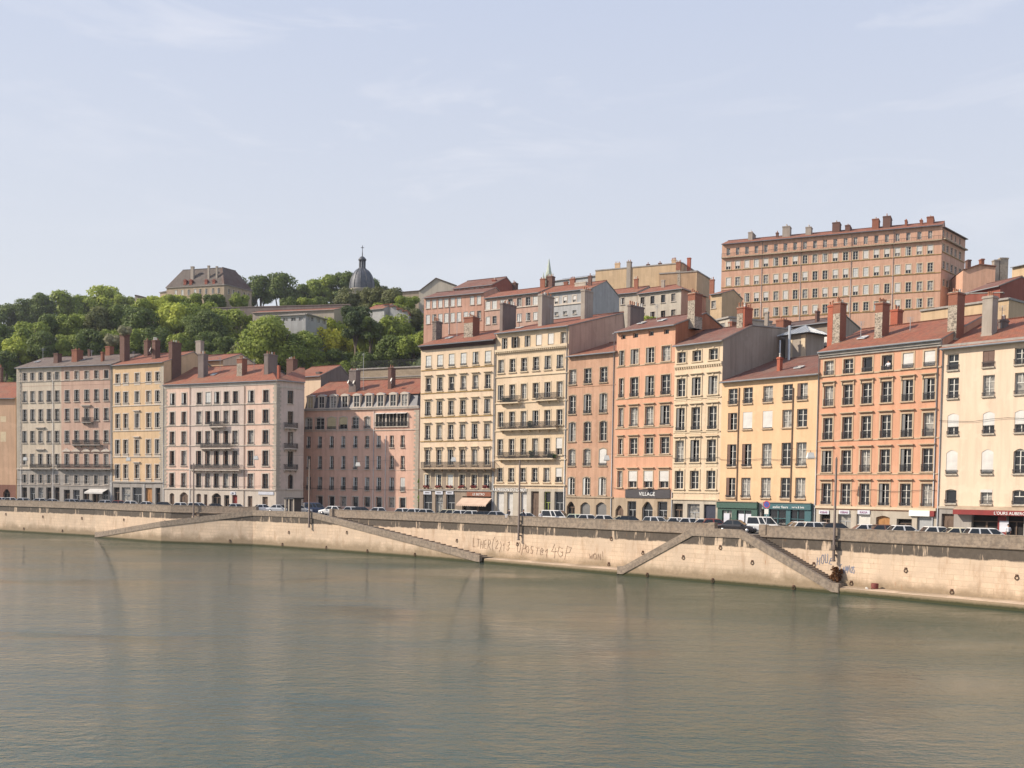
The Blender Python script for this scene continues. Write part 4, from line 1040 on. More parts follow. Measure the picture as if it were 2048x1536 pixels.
# ---- plan line of the quay wall
def arc(pts): 
    s = [0.]
    for a, b in zip(pts, pts[1:]): s.append(s[-1] + (b-a).length)
    return s
Fk = [(325,179),(512,173.5),(650,163.5),(850,149),(970,140.5),(1227,124.2),(1500,111),(1656,104.4),(2048,89.6),(2500,77.3),(3300,62.3)]
Fp = [gp(u, Y, 0) for u, Y in Fk]
def nrm(P, i):
    d = P[min(i+1, len(P)-1)] - P[max(i-1, 0)]; d.z = 0; d.normalize(); return Vector((d.y, -d.x, 0))
WD = 2.3
Mp_ = [gp(-500,285,0), gp(0,213.5,0), gp(190,197,0)] + [p - nrm(Fp, i)*WD for i, p in enumerate(Fp)]
Mn = [nrm(Mp_, i) for i in range(len(Mp_))]; Ms = arc(Mp_)
def M(s, off=0., z=0.):
    s = max(0, min(Ms[-1]-1e-6, s))
    for i in range(len(Ms)-1):
        if s <= Ms[i+1]:
            f = (s-Ms[i])/(Ms[i+1]-Ms[i]); p = Mp_[i].lerp(Mp_[i+1], f) + Mn[i].lerp(Mn[i+1], f)*off
            return Vector((p.x, p.y, z))
def S(u, off=0., z=0.):
    lo, hi = 0., Ms[-1]
    for _ in range(40):
        m = (lo+hi)/2
        if proj(M(m, off, z))[0] < u: lo = m
        else: hi = m
    return lo
def ang(s): d = M(s+1) - M(s-1); return math.atan2(d.y, d.x)
def sweep(mb, s0, s1, prof, m=0, step=3., caps=False):
    """prof: list of (off,z); uv = (distance along, z)"""
    n = max(1, int(math.ceil((s1-s0)/step))); P = sorted([s0+(s1-s0)*i/n for i in range(n+1)] + [k for k in Ms if s0+.01 < k < s1-.01])
    for a, b in zip(P, P[1:]):
        for (o0,z0),(o1,z1) in zip(prof, prof[1:]):
            ev = abs(z1-z0) < .01
            q = lambda s, o, z: (s, (z+o*.5) if ev or abs(z1-z0) < .1 else z)
            mb.poly([M(a,o0,z0),M(b,o0,z0),M(b,o1,z1),M(a,o1,z1)], m, [q(a,o0,z0),q(b,o0,z0),q(b,o1,z1),q(a,o1,z1)])
    if caps:
        for s in (s0, s1): mb.poly([M(s,o,z) for o, z in prof], m, [(s+o, z) for o, z in prof])
# quay stone
def quaymat(name, light, dark_zone=True, blk=(1.9,.52), par=False):
    a = N(name); uv = a.n('ShaderNodeUVMap', uv_map='UVMap'); sp = a.n('ShaderNodeSeparateXYZ'); a.l(uv.outputs[0], sp.inputs[0])
    X, Z = sp.outputs['X'], sp.outputs['Y']
    br = a.n('ShaderNodeTexBrick'); a.l(uv.outputs[0], br.inputs['Vector']); br.offset = .5; br.squash = 1.3; br.squash_frequency = 3
    br.inputs['Scale'].default_value = 1; br.inputs['Brick Width'].default_value = blk[0]; br.inputs['Row Height'].default_value = blk[1]
    br.inputs['Mortar Size'].default_value = .022; br.inputs['Mortar Smooth'].default_value = .3
    br.inputs['Color1'].default_value = (*light, 1); br.inputs['Color2'].default_value = (*[x*.86 for x in light], 1)
    br.inputs['Mortar'].default_value = (*[x*.62 for x in light], 1)
    tcn = a.n('ShaderNodeTexCoord'); ob = tcn.outputs['Object']
    n1 = a.noise(ob, .35, 6, .65); n2 = a.noise(ob, 2.6, 5, .65); n3 = a.noise(ob, .9, 5, .6)
    mpn = a.n('ShaderNodeMapping'); mpn.inputs['Scale'].default_value = (1.1, .22, 1); a.l(uv.outputs[0], mpn.inputs[0]); st = a.noise(mpn.outputs[0], 1.0, 6, .7)
    c = a.mix(.75, br.outputs['Color'], a.mix(n2, (.70,.68,.66), (1.08,1.06,1.03)), 'MULTIPLY')
    c = a.mix(a.rng(n1, .40, .58, 0, .85), c, tuple(x*.72 for x in light))
    c = a.mix(a.rng(st, .52, .70, 0, .7), c, (light[0]*.5, light[1]*.42, light[2]*.36))
    if par or not dark_zone: c = a.mix(a.rng(n2, .4, .62, 0, .7), c, (.13,.105,.085))
    if dark_zone:
        # sooty band under the coping, broken by pale run-off streaks
        mpb = a.n('ShaderNodeMapping'); mpb.inputs['Scale'].default_value = (.75, .09, 1); a.l(uv.outputs[0], mpb.inputs[0]); sb = a.noise(mpb.outputs[0], 1.0, 5, .75)
        lo = a.math('ADD', 4.12, a.math('MULTIPLY', a.math('SUBTRACT', n3, .5), .5))
        zone = a.rng(a.math('SUBTRACT', Z, lo), -.03, .1, 0, 1)
        zone = a.math('MULTIPLY', zone, a.rng(sb, .56, .61, .97, .1))
        c = a.mix(zone, c, a.mix(n2, (.032,.026,.021), (.12,.098,.078)))
        # damp foot of the wall
        ft = a.rng(a.math('SUBTRACT', Z, a.math('MULTIPLY', n1, 2.6)), -.5, .55, .9, 0)
        c = a.mix(ft, c, a.mix(n2, (.17,.125,.075), (.33,.245,.155)))
        al = a.rng(a.math('SUBTRACT', Z, a.math('MULTIPLY', n2, .3)), .05, .32, 1, 0)
        c = a.mix(al, c, (.045,.045,.015))
        rs = a.rng(a.noise(mpn.outputs[0], 2.3, 4, .6), .66, .74, 0, .6)
        c = a.mix(rs, c, (.30,.13,.05))
    a.bump(a.math('ADD', br.outputs['Fac'], a.math('MULTIPLY', n2, -.8)), -.45, .04)
    return a.done(c, .92)
QW = quaymat('quay_limestone', (.71,.55,.405))
QP = quaymat('weathered_coping_stone', (.38,.305,.235), False, (1.5,.42))
def zf(s): return 0
s0, s1 = S(-250, 0, 5), S(3200, 0, 5)
quay = empty('quay_wall', M((s0+s1)/2, 0, 0), 0, label='long pale stone embankment wall with a sooty band below its parapet', cat='wall')
OFFQ = -quay.location
def qbuild(mb, name, mats, par=None):
    mb.v = [tuple(Vector(v) + OFFQ) for v in mb.v]; return mb.build(name, mats, par or quay)
mb = MB(); sweep(mb, s0, s1, [(0,-1.5),(0,5.17)]); qbuild(mb, 'stone_face', QW)
gaps = [(S(514,0,6.5), S(660,0,6.5)), (S(1431,0,6.5), S(1519,0,6.5))]
segs = [(s0,gaps[0][0]),(gaps[0][1],gaps[1][0]),(gaps[1][1],s1)]
mb = MB(); sweep(mb, s0, s1, [(0,5.17),(.1,5.19),(.2,5.27),(.2,5.42),(.06,5.46),(-.4,5.46)], caps=True); qbuild(mb, 'cordon', QP)
for a_, b_ in segs:
    mb = MB(); sweep(mb, a_, b_, [(-.42,5.46),(.06,5.463),(.06,6.42),(.1,6.43),(.1,6.52),(-.46,6.52),(-.46,6.43),(-.42,6.42),(-.42,5.46)], caps=True); qbuild(mb, 'parapet', QP)
    for q in (a_+.45, b_-.45):
        if s0+2 < q < s1-2:
            mb = MB(); sweep(mb, q-.42, q+.42, [(-.5,5.47),(.16,5.47),(.16,6.6),(-.5,6.6),(-.5,5.47)], caps=True); qbuild(mb, 'pier', QP)
# rusty/broken ledge at the foot
for ua, ub in ((968,1236),(1674,3200)):
    mb = MB(); sweep(mb, S(ua,WD,0), S(ub,WD,0), [(0,.72),(WD*.7,.66),(WD,.60),(WD,.3),(WD,-1.5)], caps=False)
    qbuild(mb, 'ledge', QW)
# road, pavements
a = N('asphalt'); f = a.noise(a.coord(), .8, 6, .7); ASPH = a.done(a.mix(f, (.045,.045,.047), (.085,.083,.08)), .9)
PAVE = ashlar('pavement_slabs', (.30,.28,.25), .8, .5, .8)
mb = MB(); sweep(mb, s0-30 if s0 > 30 else s0, s1, [(-.4,5.46),(-30,5.46)], step=6.)
road = mb.build('road', ASPH); tag(road, kind='structure', label='asphalt quay road between the parapet and the houses')
mb = MB()
for k, off in enumerate((-5.3, -8.4)):
    s = s0
    while s < s1:
        if k == 1 or True: sweep(mb, s, min(s+3, s1), [(off,5.466),(off-.14,5.466)]); s += 6
rm = mb.build('road_marking', WHITE); tag(rm, kind='structure', label='dashed white lane lines on the quay road')
mb = MB(); ck = ['n','m','p','o']
for a_, b_ in [('n','m'),('m','p'),('p','o'),('k','j'),('i','h'),('h','g'),('g','f'),('f','e'),('e','d'),('d','c'),('c','b'),('b','a')]:
    p, q = gp(*CN[a_]), gp(*CN[b_]); t = (q-p).normalized(); n_ = Vector((t.y,-t.x,0))
    A = [p+n_*2.6, q+n_*2.6, q, p]; z = 5.59
    mb.poly([(v.x,v.y,z) for v in A]); mb.poly([(A[0].x,A[0].y,5.4),(A[1].x,A[1].y,5.4),(A[1].x,A[1].y,z),(A[0].x,A[0].y,z)])
sw = mb.build('pavement', PAVE); tag(sw, kind='structure', label='narrow raised pavement along the house fronts')
# ---- river stairs
def stairs(uA, uB, uC, uD, label):
    zt0, zt1 = 1.05, 6.02
    sA, sB, sC, sD = S(uA,WD,0.5), S(uB,WD,5.5), S(uC,WD,5.5), S(uD,WD,.5)
    root = empty('river_stairs', M((sB+sC)/2, WD, 0), 0, label=label, cat='stairs'); off = -root.location
    knots = [(sA-.8,zt0),(sA,zt0),(sB,zt1),(sC,zt1),(sD,zt0),(sD+.8,zt0)]
    def zt(s): return interp(knots, s)[0]
    def bl(mb, name, mats): mb.v = [tuple(Vector(v)+off) for v in mb.v]; return mb.build(name, mats, root)
    N_ = [k[0] for k in knots]; P = []
    for a, b in zip(N_, N_[1:]):
        n = max(1, int((b-a)/2.5)); P += [a+(b-a)*i/n for i in range(n)]
    P.append(N_[-1])
    mb = MB()
    for a, b in zip(P, P[1:]):
        mb.poly([M(a,WD,-1.5),M(b,WD,-1.5),M(b,WD,zt(b)-.8),M(a,WD,zt(a)-.8)], 0, [(a,-1.5),(b,-1.5),(b,zt(b)-.8),(a,zt(a)-.8)])
    for s in (P[0], P[-1]): mb.poly([M(s,0,-1.5),M(s,WD,-1.5),M(s,WD,zt(s)-.8),M(s,0,zt(s)-.8)], 0, [(s,-1.5),(s+WD,-1.5),(s+WD,zt(s)-.8),(s,zt(s)-.8)])
    bl(mb, 'outer_wall', QW)
    mb = MB(); H = .92
    for a, b in zip(P, P[1:]):
        for (oa, da),(ob, db) in (((WD+.12,-H),(WD+.12,0)),((WD+.12,0),(WD-.42,0)),((WD-.42,0),(WD-.42,-H)),((WD-.42,-H),(WD+.12,-H))):
            q = [M(a,oa,zt(a)+da),M(b,oa,zt(b)+da),M(b,ob,zt(b)+db),M(a,ob,zt(a)+db)]
            mb.poly(q, 0, [(a,da+oa+3),(b,da+oa+3),(b,db+ob+3),(a,db+ob+3)])
    for s in (P[0], P[-1]): mb.poly([M(s,WD+.12,-.2),M(s,WD+.12,zt(s)),M(s,WD-.42,zt(s)),M(s,WD-.42,-.2)], 0, [(0,0),(0,1),(.5,1),(.5,0)])
    bl(mb, 'parapet', QP)
    mb = MB()      # landing and steps
    z1 = zt1-1.0
    z1 = 5.46; sweep(mb, sB-(sB-sA)*.1, sC+(sD-sC)*.1, [(WD-.4,z1),(0,z1)])
    for a, b in ((sB, sA), (sC, sD)):
        a = a+(b-a)*.1; b = b+(b-a)*.03; n = 28; ds = (b-a)/n; z1 = 5.46; zl = .75
        for k in range(n):
            zk = z1-(z1-zl)*(k+1)/n; p, q = a+ds*k, a+ds*(k+1); zp = zk + (z1-zl)/n
            mb.poly([M(p,0,zk),M(p,WD-.4,zk),M(q,WD-.4,zk),M(q,0,zk)], 0, [(0,p),(2,p),(2,q),(0,q)])
            mb.poly([M(p,0,zk),M(p,WD-.4,zk),M(p,WD-.4,zp),M(p,0,zp)], 0, [(0,0),(2,0),(2,.2),(0,.2)])
    bl(mb, 'steps', QP)
    return root
stairs(195,506,622,952,'long low river stairs with two gentle flights, left of the graffiti')
stairs(1246,1386,1480,1664,'shorter steep river stairs with visible steps, below the green shopfront')
# pier stub where the pole stands at the first landing
# mooring rings and dark stains set in the walls
RING = plain('rusty_iron', (.10,.05,.03), .8, .3)
rme = MB(); rme.tube([(.17*math.cos(2*math.pi*k/12), -.06-.03*math.sin(k), .17*math.sin(2*math.pi*k/12)-.2) for k in range(12)], .04, 5, closed=True); rme.box(-.1,.1,-.1,.02,-.05,.1); RM = rme.mesh('mooring_ring', [RING])
def wallpt(u, v, off):
    r = ray(u, v); s = S(u, off, 3.)
    for _ in range(3):
        p = M(s, off, 0); n_ = M(s, off+1, 0)-p; k = (p-CAM).dot(n_)/r.dot(n_); z = (CAM+r*k).z; s = S(u, off, z)
    return s, z
for (u, v, o_) in [(12,1027,0),(86,1032,0),(164,1035,0),(248,1038,0),(330,1042,0),(48,1056,0),(125,1060,0),(516,1053,1),(578,1063,1),(694,1063,1),(565,1087,1),(653,1093,1),(735,1100,1),(460,1080,1),(830,1107,1),(820,1073,0),(914,1079,0),(1035,1086,0),(1223,1075,0),(1286,1103,0),(1218,1126,0),(1441,1092,1),(1367,1112,1),(1295,1147,1),(1426,1158,1),(1505,1122,1),(1588,1172,1),(1628,1126,0),(1703,1163,0),(1812,1137,0),(2034,1151,0),(1904,1180,0)]:
    s, z = wallpt(u, v, WD*o_); p = M(s, WD*o_+.02, z) + OFFQ; add('mooring_ring', RM, quay, p, ang(s))
# graffiti: hand-drawn strokes, a little proud of the stone
GL = {'L':[[(0,1),(0,0),(.6,0)]],'T':[[(0,1),(.8,1)],[(.4,1),(.35,0)]],'H':[[(0,1),(0,0)],[(.6,1),(.6,0)],[(0,.5),(.6,.5)]],'E':[[(.6,1),(.1,.9),(0,.1),(.6,0)],[(.05,.5),(.5,.55)]],
 'R':[[(0,0),(.05,1),(.6,.85),(.5,.5),(.05,.45),(.65,-.15)]],'(':[[(.4,1.1),(.05,.6),(.1,.2),(.4,-.2)]],')':[[(0,1.1),(.35,.6),(.3,.2),(0,-.2)]],'2':[[(0,.8),(.3,1),(.5,.7),(0,0),(.6,.05)]],
 '1':[[(0,.7),(.3,1),(.2,0)]],'3':[[(0,.9),(.4,1),(.5,.7),(.2,.5),(.55,.3),(.3,0),(0,.1)]],'P':[[(.1,-.2),(.1,1),(.7,.9),(.6,.5),(.1,.4)]],'O':[[(.3,1),(0,.6),(.1,.1),(.5,0),(.7,.5),(.55,.95),(.3,1)]],
 'S':[[(.6,.9),(.2,1),(.05,.7),(.5,.4),(.4,0),(0,.1)]],'@':[[(.5,.6),(.3,.4),(.5,.25),(.65,.6),(.3,.85),(.05,.5),(.25,0),(.75,.05)]],'4':[[(.5,1),(0,.35),(.8,.4)],[(.55,.7),(.45,-.2)]],
 'G':[[(.7,.85),(.2,1),(0,.4),(.3,0),(.7,.2),(.7,.5),(.4,.5)]],'W':[[(0,1),(.2,.1),(.4,.7),(.6,.1),(.8,1)]],'N':[[(0,0),(.05,1),(.5,0),(.6,1)]],'I':[[(.1,1),(.1,0)]],'!':[[(.1,1),(.1,.3)],[(.1,.1),(.1,0)]],
 'C':[[(.6,.9),(.1,.8),(0,.2),(.6,0)]],'A':[[(0,0),(.35,1),(.6,0)],[(.12,.4),(.5,.4)]],'M':[[(0,0),(.1,1),(.4,.4),(.7,1),(.8,0)]],'U':[[(0,1),(.05,.1),(.55,.1),(.6,1)]],' ':[]}
def graffiti(txt, ua, ub, v, hpx, mat, off=0., wdt=.065, label='', sl=0.):
    r = random.Random(len(txt)); sa, z = wallpt(ua, v, off); sb, zb = wallpt(ub, v+sl, off); Y = M(sa).y
    h = hpx*Y/FPX; mb = MB(); n = len(txt); cw = (sb-sa)/n
    for i, ch in enumerate(txt):
        hh = h*r.uniform(.7,1.25); dz = r.uniform(-.15,.15)*h; sk = r.uniform(-.1,.35); zz = z + (zb-z)*i/n
        for st in GL.get(ch, []):
            pts = []
            for k in range(len(st)-1):
                for q in range(3): pts.append((st[k][0]+(st[k+1][0]-st[k][0])*q/3, st[k][1]+(st[k+1][1]-st[k][1])*q/3))
            pts.append(st[-1]); prev = None
            for (x, y) in pts:
                p = M(sa+cw*(i+x*1.05+sk*y+r.uniform(-.03,.03)), off+.03, zz+dz+(y+r.uniform(-.03,.03))*hh)
                if prev is not None:
                    d = (p-prev).normalized(); sd = Vector((d.x*0,0,1)).cross(Vector((math.cos(ang(sa)),math.sin(ang(sa)),0)))
                    al = Vector((math.cos(ang(sa)), math.sin(ang(sa)), 0)); nn = al.cross(Vector((0,0,1))); w_ = d.cross(nn).normalized()*wdt/2
                    mb.poly([prev-w_-d*.03, p-w_+d*.03, p+w_+d*.03, prev+w_-d*.03])
                prev = p
    qbuild(mb, 'graffiti', mat)
GB = plain('brown_spray_paint', (.30,.20,.135), .8); GBL = plain('blue_spray_paint', (.20,.22,.30), .7)
graffiti('LTHER(2)13', 946, 1021, 1093, 17, GB, sl=9)
graffiti('OPOST@', 1034, 1088, 1106, 17, GB, sl=5)
graffiti('14GP', 1090, 1142, 1112, 20, GB, sl=3)
graffiti('WON!', 1178, 1214, 1117, 14, GB, sl=3, wdt=.07)
graffiti('HOUE', 1634, 1666, 1127, 17, GBL, sl=1)
graffiti('CAMAOS', 1679, 1711, 1144, 14, GBL, sl=1)
# ---------------------------------------------------------------- buildings on the hill
H5Z=(1420,410,3.7926); H4Z=(1150,480,5.851); H3Z=(800,500,4.551); H1Z=(0,480,4.551); H2Z=(400,480,4.551); HRZ=(1850,480,7.682); Z8=(1440,560,7.681)
HP = stucco('rose_render', (.62,.37,.26), .4, (.57,.335,.23)); HTAN = stucco('sand_render', (.58,.42,.26), .35); HWH = stucco('off_white_render', (.52,.46,.38), .4)
HPK = stucco('brick_pink_render', (.54,.31,.23), .4); HGR = stucco('pale_grey_render', (.42,.42,.42), .35); HCV = stucco('honey_stone_wall', (.45,.35,.25), .5)
HGRP = 'houses up on the hill'
F = house('apartment_block', 'huge long pink apartment block standing highest on the right, rows of blinds', H5Z, (1440,252.), (1879,231.),
    ((85,302),(1745,152)), [139,209,280,352,423,499,572,646,720,796,872,950,1028,1103,1182,1262,1342,1422,1504,1588,1670], [
     (332,385,190,252,{'frame':0,'sill':0,'w':30,'kinds':('cross','dark','half')}),
     (430,492,302,368,{}),(556,620,432,502,{}),(682,750,572,642,{}),(802,860,702,774,{})],
    HP, dict(D=13,Rs=6,ridge=(900,208)), st=dict(frame=.16,sill=1,trim=TRIM_C,rv=.2,sm='w'), kinds=('fullblind','blind','cross','half','blind','shut','cross'), wpx=38, z0=50., group=HGRP,
    bands=((405,268,.25,.7,'',STONE_T),(503,372,.14,.12,'',TRIM_Y),(632,508,.14,.12,'',TRIM_Y),(757,648,.14,.12,'',TRIM_Y),(874,782,.14,.12,'',TRIM_Y)), merge=(0,),
    chim=[(290,322,350,205,3,CEM,3),(500,518,522,208,3,BRICK_D,1),(550,606,618,162,3,CEM,4),(725,768,778,166,3,CEM,3),(928,984,996,132,3,BRICK_D,4),(1025,1062,1075,152,3,BRICK_D,2),(1230,1280,1290,105,3,BRICK,4),(1312,1370,1382,85,3,BRICK_D,5),(1478,1494,1500,112,3,BRICK,1),(1592,1612,1615,112,3,BRICK,1),(1645,1695,1706,88,3,BRICK,4)],
    pipes=[(390,600),(685,600),(1066,600),(1384,600)], tile=TILE_R, seed=5, soft=BROWNP, over=.6)
rb = MB(); a, z = F.loc(139,402,-.6); z2 = F.loc(1670,264,-.6)[1]; zz = (z+z2)/2
rb.bar((.1,-.65,zz+.95),(F.W-.1,-.65,zz+.95),.05); k = .1
while k < F.W: rb.box(k-.02,k+.02,-.67,-.63,zz,zz+.95); k += .35
rb.build('railing', IRON, F.root); HB1 = F
F = house('apartment_block', 'shaded end wall of the long pink block', H5Z, (1879.5,231.2), (1925,241.5),
    ((1745,152),(1926,240)), [1772,1800,1832,1862,1896], [(195,250,250,290,{'frame':0,'w':12}),(305,365,345,400,{}),(440,500,470,530,{}),(575,635,600,650,{})],
    HP, dict(D=12,Rs=11,rise=.3), st=dict(frame=.1,sill=1,trim=TRIM_C,rv=.2), kinds=('half','cross','dark'), wpx=17, z0=50., over=.6, gutter=False,
    bands=((268,318,.25,.7,'',STONE_T),(372,412,.14,.12,'',TRIM_Y),(508,535,.14,.12,'',TRIM_Y)), tile=TILE_R, soft=BROWNP)
absorb(HB1, F)
F = house('apartment_block', 'tall blank sand coloured gable wall with two long chimney flues', H4Z, (1189,285), (1362,274),
    ((230,342),(1240,282)), [400,1265], [(530,580,530,580,{'cols':[405],'w':22,'frame':.06})], HTAN, dict(D=14,Rs=7,kind='flat'), st=dict(frame=.1,sill=0,trim=TRIM_C), wpx=22, z0=56., group=HGRP, over=.15, gutter=False)
F.zr = lambda q: 6.
chimney(F, F.root, (605,652,668,250,-.35,CEM,2)); chimney(F, F.root, (1182,1236,1250,255,-.35,RUB,4)); F.zr = lambda q: F.ze
for c in ((466,525,530,272,3,HTAN,3),(1130,1180,1184,232,2,HTAN,5),(835,870,875,282,2,BRICK_D,1),(975,1010,1015,268,2,BRICK_D,1)): chimney(F, F.root, c)
F = house('apartment_block', 'lower tan block with a dark zinc attic at the right of the blank sand gable', H4Z, (1362.5,274.2), (1391.5,272.3),
    ((1242,345),(1413,392)), [1268], [(445,520,445,520,{'w':40,'frame':.1})], HTAN, dict(D=14,Rs=7,kind='flat'), st=dict(frame=.1,sill=1,trim=TRIM_C), wpx=40, z0=56., group=HGRP, over=.15, gutter=False, seed=3)
chimney(F, F.root, (1312,1350,1360,208,1.5,REDB,0))
G_ = house('apartment_block', 'x', H4Z, (1391.5,272.3), (1419,290), ((1413,400),(1570,440)), [1445,1475,1505,1535,1555], [(430,500,470,530,{'kinds':('cross','shut'),'w':20}),(650,720,665,725,{'w':16})], stucco('tan_flank',(.46,.31,.19),.4), dict(D=10,Rs=7,kind='flat'), st=dict(frame=.08,sill=1,trim=TRIM_C,sm='w'), wpx=18, z0=56., over=.3, gutter=False)
absorb(F, G_)
F = house('town_house', 'off white house with a red hipped roof in front of the blank sand gable', H4Z, (1274,243), (1361,236),
    ((655,628),(1245,590)), [790,906,1030,1150], [(662,752,632,728,{}),(838,925,828,910,{'w':52})], HWH, dict(D=12,Rs=6,ridge=(1130,537)), st=dict(frame=.1,sill=1,trim=TRIM_W,fm='b'), kinds=('cross','dark','half'), wpx=48, z0=48., group=HGRP, hip=(0,1), side=HPK, tile=TILE_R, seed=8,
    chim=[(690,735,742,455,4,BRICK,3),(1010,1045,1052,470,4,CEM,0)])
F = house('town_house', 'off white lower house at the left of the one with the hipped red roof', H4Z, (1184,250), (1273.5,243.5),
    ((195,662),(655,630)), [232,335,445,555], [(698,790,690,752,{})], HWH, dict(D=12,Rs=6,ridge=(600,574)), st=dict(frame=.08,sill=1,trim=TRIM_W,fm='b',sm='w'), kinds=('cross','half','shut'), wpx=44, z0=48., group=HGRP, tile=TILE_R, seed=2)
F = house('apartment_block', 'brick pink house with pale closed shutters beside the hillside trees', H3Z, (847,252), (967,244),
    ((213,432),(775,398)), [255,311,367,422,479,537,597,656,718], [(446,528,425,497,{'kinds':('shut','shut','shut','shut','shut','shut','none','shut','shut'),'exact':1}),(583,668,560,640,{'kinds':('shut','half','shut','shut','shut','shut','shut','shut','dark'),'exact':1})],
    HPK, dict(D=12,Rs=5.5,ridge=(400,388)), st=dict(frame=.04,sill=1,trim=TRIM_W,sm='w'), wpx=36, z0=46., group=HGRP, tile=TILE_B, pipes=[(450,500)], seed=4)
F = house('apartment_block', 'dark red gabled attic house rising behind the brick pink one', H3Z, (905,262), (984,256),
    ((476,350),(842,325)), [505,553,602,652,702,752], [(358,402,338,380,{})], HPK, dict(D=13,Rs=6.5,ridge=(700,279)), st=dict(frame=.02,sill=0,trim=TRIM_W,sm='w'), kinds=('shut','half'), wpx=32, z0=52., group=HGRP, tile=TILE_B, side=C_RED, seed=6,
    chim=[(838,870,878,270,2.5,C_RED,1),(1016,1050,1075,298,9.5,BRICK_D,3)])
F = house('apartment_block', 'long pale fronted house with a glazed grey top storey under a red roof', H3Z, (968.5,241), (1076,233),
    ((765,434),(1262,398)), [800,860,935,1005,1085,1165,1232], [(458,538,432,504,{'frame':.1,'w':42,'kinds':('cross','shut')}),(596,668,577,645,{'w':36,'kinds':('cross','half','dark','shut')})],
    stucco('faded_pink_wall',(.50,.32,.25),.4), dict(D=12,Rs=6,ridge=(1150,362)), st=dict(frame=.06,sill=1,trim=TRIM_W,sm='w',fm='g'), wpx=36, z0=44., group=HGRP, tile=TILE_R, bands=((546,512,.14,.2,'',TRIM_W),(440,405,.2,.12,'',HGR)), seed=9,
    chim=[(1275,1318,1326,262,5,BRICK,3),(1330,1385,1410,240,5.5,BRICK_D,5)])
F = house('apartment_block', 'house with pale zinc dormers between the glazed top storey and the blank sand gable', H3Z, (1077,232.8), (1183,225),
    ((1262,396),(1745,362)), [1424,1502,1588,1680], [(425,485,412,470,{'frame':.22,'w':30,'kinds':('shut','blind')}),(555,590,548,580,{'w':36,'kinds':('dark',),'frame':0})],
    HGR, dict(D=12,Rs=6,ridge=(1560,322)), st=dict(frame=.05,sill=1,trim=TRIM_W,sm='w'), wpx=34, z0=44., group=HGRP, tile=TILE_R, bands=((500,480,.3,.2,'',TRIM_W),), seed=11,
    chim=[(1545,1588,1600,262,5,BRICK,3),(1490,1525,1530,290,7,BRICK,0),(1712,1742,1748,236,2,BRICK_D,1),(1590,1690,1705,298,3,HWH,0)])
F = house('warehouse_hall', 'long low grey roofed hall on the skyline behind the thin spire', H3Z, (1100,345), (1190,335), ((1390,272),(1775,250)), [1500], [(300,330,300,330,{'w':20})], HGR, dict(D=14,Rs=7,rise=2.), st=dict(frame=.05,sill=0,trim=TRIM_W), wpx=20, z0=62., group=HGRP, tile=ZINC, gutter=False)
# gable-fronted blocks
def gable_block(name, label, pts, Y, zb, depth, wall, roof, oc=(), pediment=True, tilt=.2):
    """front outline pts = [(u,v)...] of the eaves and the peak, left to right"""
    P = [at(u, v, Y + (u-pts[0][0])*-tilt*Y/FPX) for u, v in pts]; o = Vector((P[0].x, P[0].y, zb))
    root = empty(name, o, 0, label=label, cat='building', group=HGRP); mb = MB()
    Lp = [p - o for p in P]; bk = Vector((.15*depth, depth, 0))
    fr = [Vector((Lp[0].x, Lp[0].y, -12)), Vector((Lp[-1].x, Lp[-1].y, -12))] + Lp[::-1]
    mb.poly(fr); mb.poly([p+bk for p in fr]); mb.poly([fr[0],fr[0]+bk,Lp[0]+bk,Lp[0]]); mb.poly([fr[1],fr[1]+bk,Lp[-1]+bk,Lp[-1]])
    mb.build('wall', wall, root); m = MB(); f = Vector((0,-.4,0))
    for a, b in zip(Lp, Lp[1:]):
        for dz in (.02, .22): m.poly([a+f+Vector((0,0,dz)), b+f+Vector((0,0,dz)), b+bk+Vector((0,0,dz)), a+bk+Vector((0,0,dz))])
        m.poly([a+f+Vector((0,0,.02)), b+f+Vector((0,0,.02)), b+f+Vector((0,0,.22)), a+f+Vector((0,0,.22))])
    m.build('roof', roof, root)
    for u, v, r in oc:
        c = at(u, v, Y-.15) - o; t = MB(); t.poly([(c.x+r*math.cos(2*math.pi*k/12), c.y-.1, c.z+r*math.sin(2*math.pi*k/12)) for k in range(12)]); t.build('window', DARK, root)
    return root
gable_block('hall', 'pale pedimented hall with a round gable window on the skyline', [(838,583),(872,557),(913,572)], 320, 62, 25, HWH, TILE_G, [(872,571,.35),(852,583,.4),(862,583,.4),(876,583,.4),(888,582,.4)])
r_ = gable_block('apartment_block', 'blank pale pink gable at the right beyond the huge pink block', [(1926,541),(1959,530),(1991,534)], 226, 50, 14, HP, TILE_B)
for u, v, wd, m_ in ((1939,519,7,BRICK_D),(1966,517,6,BRICK),(1994,519,10,CEM),(2009,515,16,RUB)):
    p = at(u, v, 228) - r_.location; wm = wd*228/FPX; mb = MB(); mb.box(p.x-wm/2,p.x+wm/2,p.y,p.y+1.2,p.z-(5 if wd < 12 else 14),p.z); mb.box(p.x-wm/2-.1,p.x+wm/2+.1,p.y-.1,p.y+1.3,p.z-.3,p.z-.1); mb.build('chimney', m_, r_)
F = house('town_house', 'low oxide red house tucked below the blank pale pink gable', HRZ, (1928,190), (1996,183), ((640,782),(1130,752)), [700,800], [(820,900,815,890,{'w':40,'frame':0,'kinds':('shut',)})], C_RED, dict(D=12,Rs=5,ridge=(900,700)), st=dict(frame=.05,sill=1,trim=TRIM_W,sm='b'), wpx=40, z0=36., group=HGRP, tile=TILE_B)
G_ = house('town_house', 'x', HRZ, (1996,183), (2021,190), ((1132,800),(1330,862)), [1150,1195,1240], [(930,1040,960,1060,{'w':22})], C_RED, dict(D=8,Rs=5,rise=.4), st=dict(frame=.05,sill=1,trim=TRIM_W), wpx=22, z0=36., tile=TILE_B, gutter=False); absorb(F, G_)
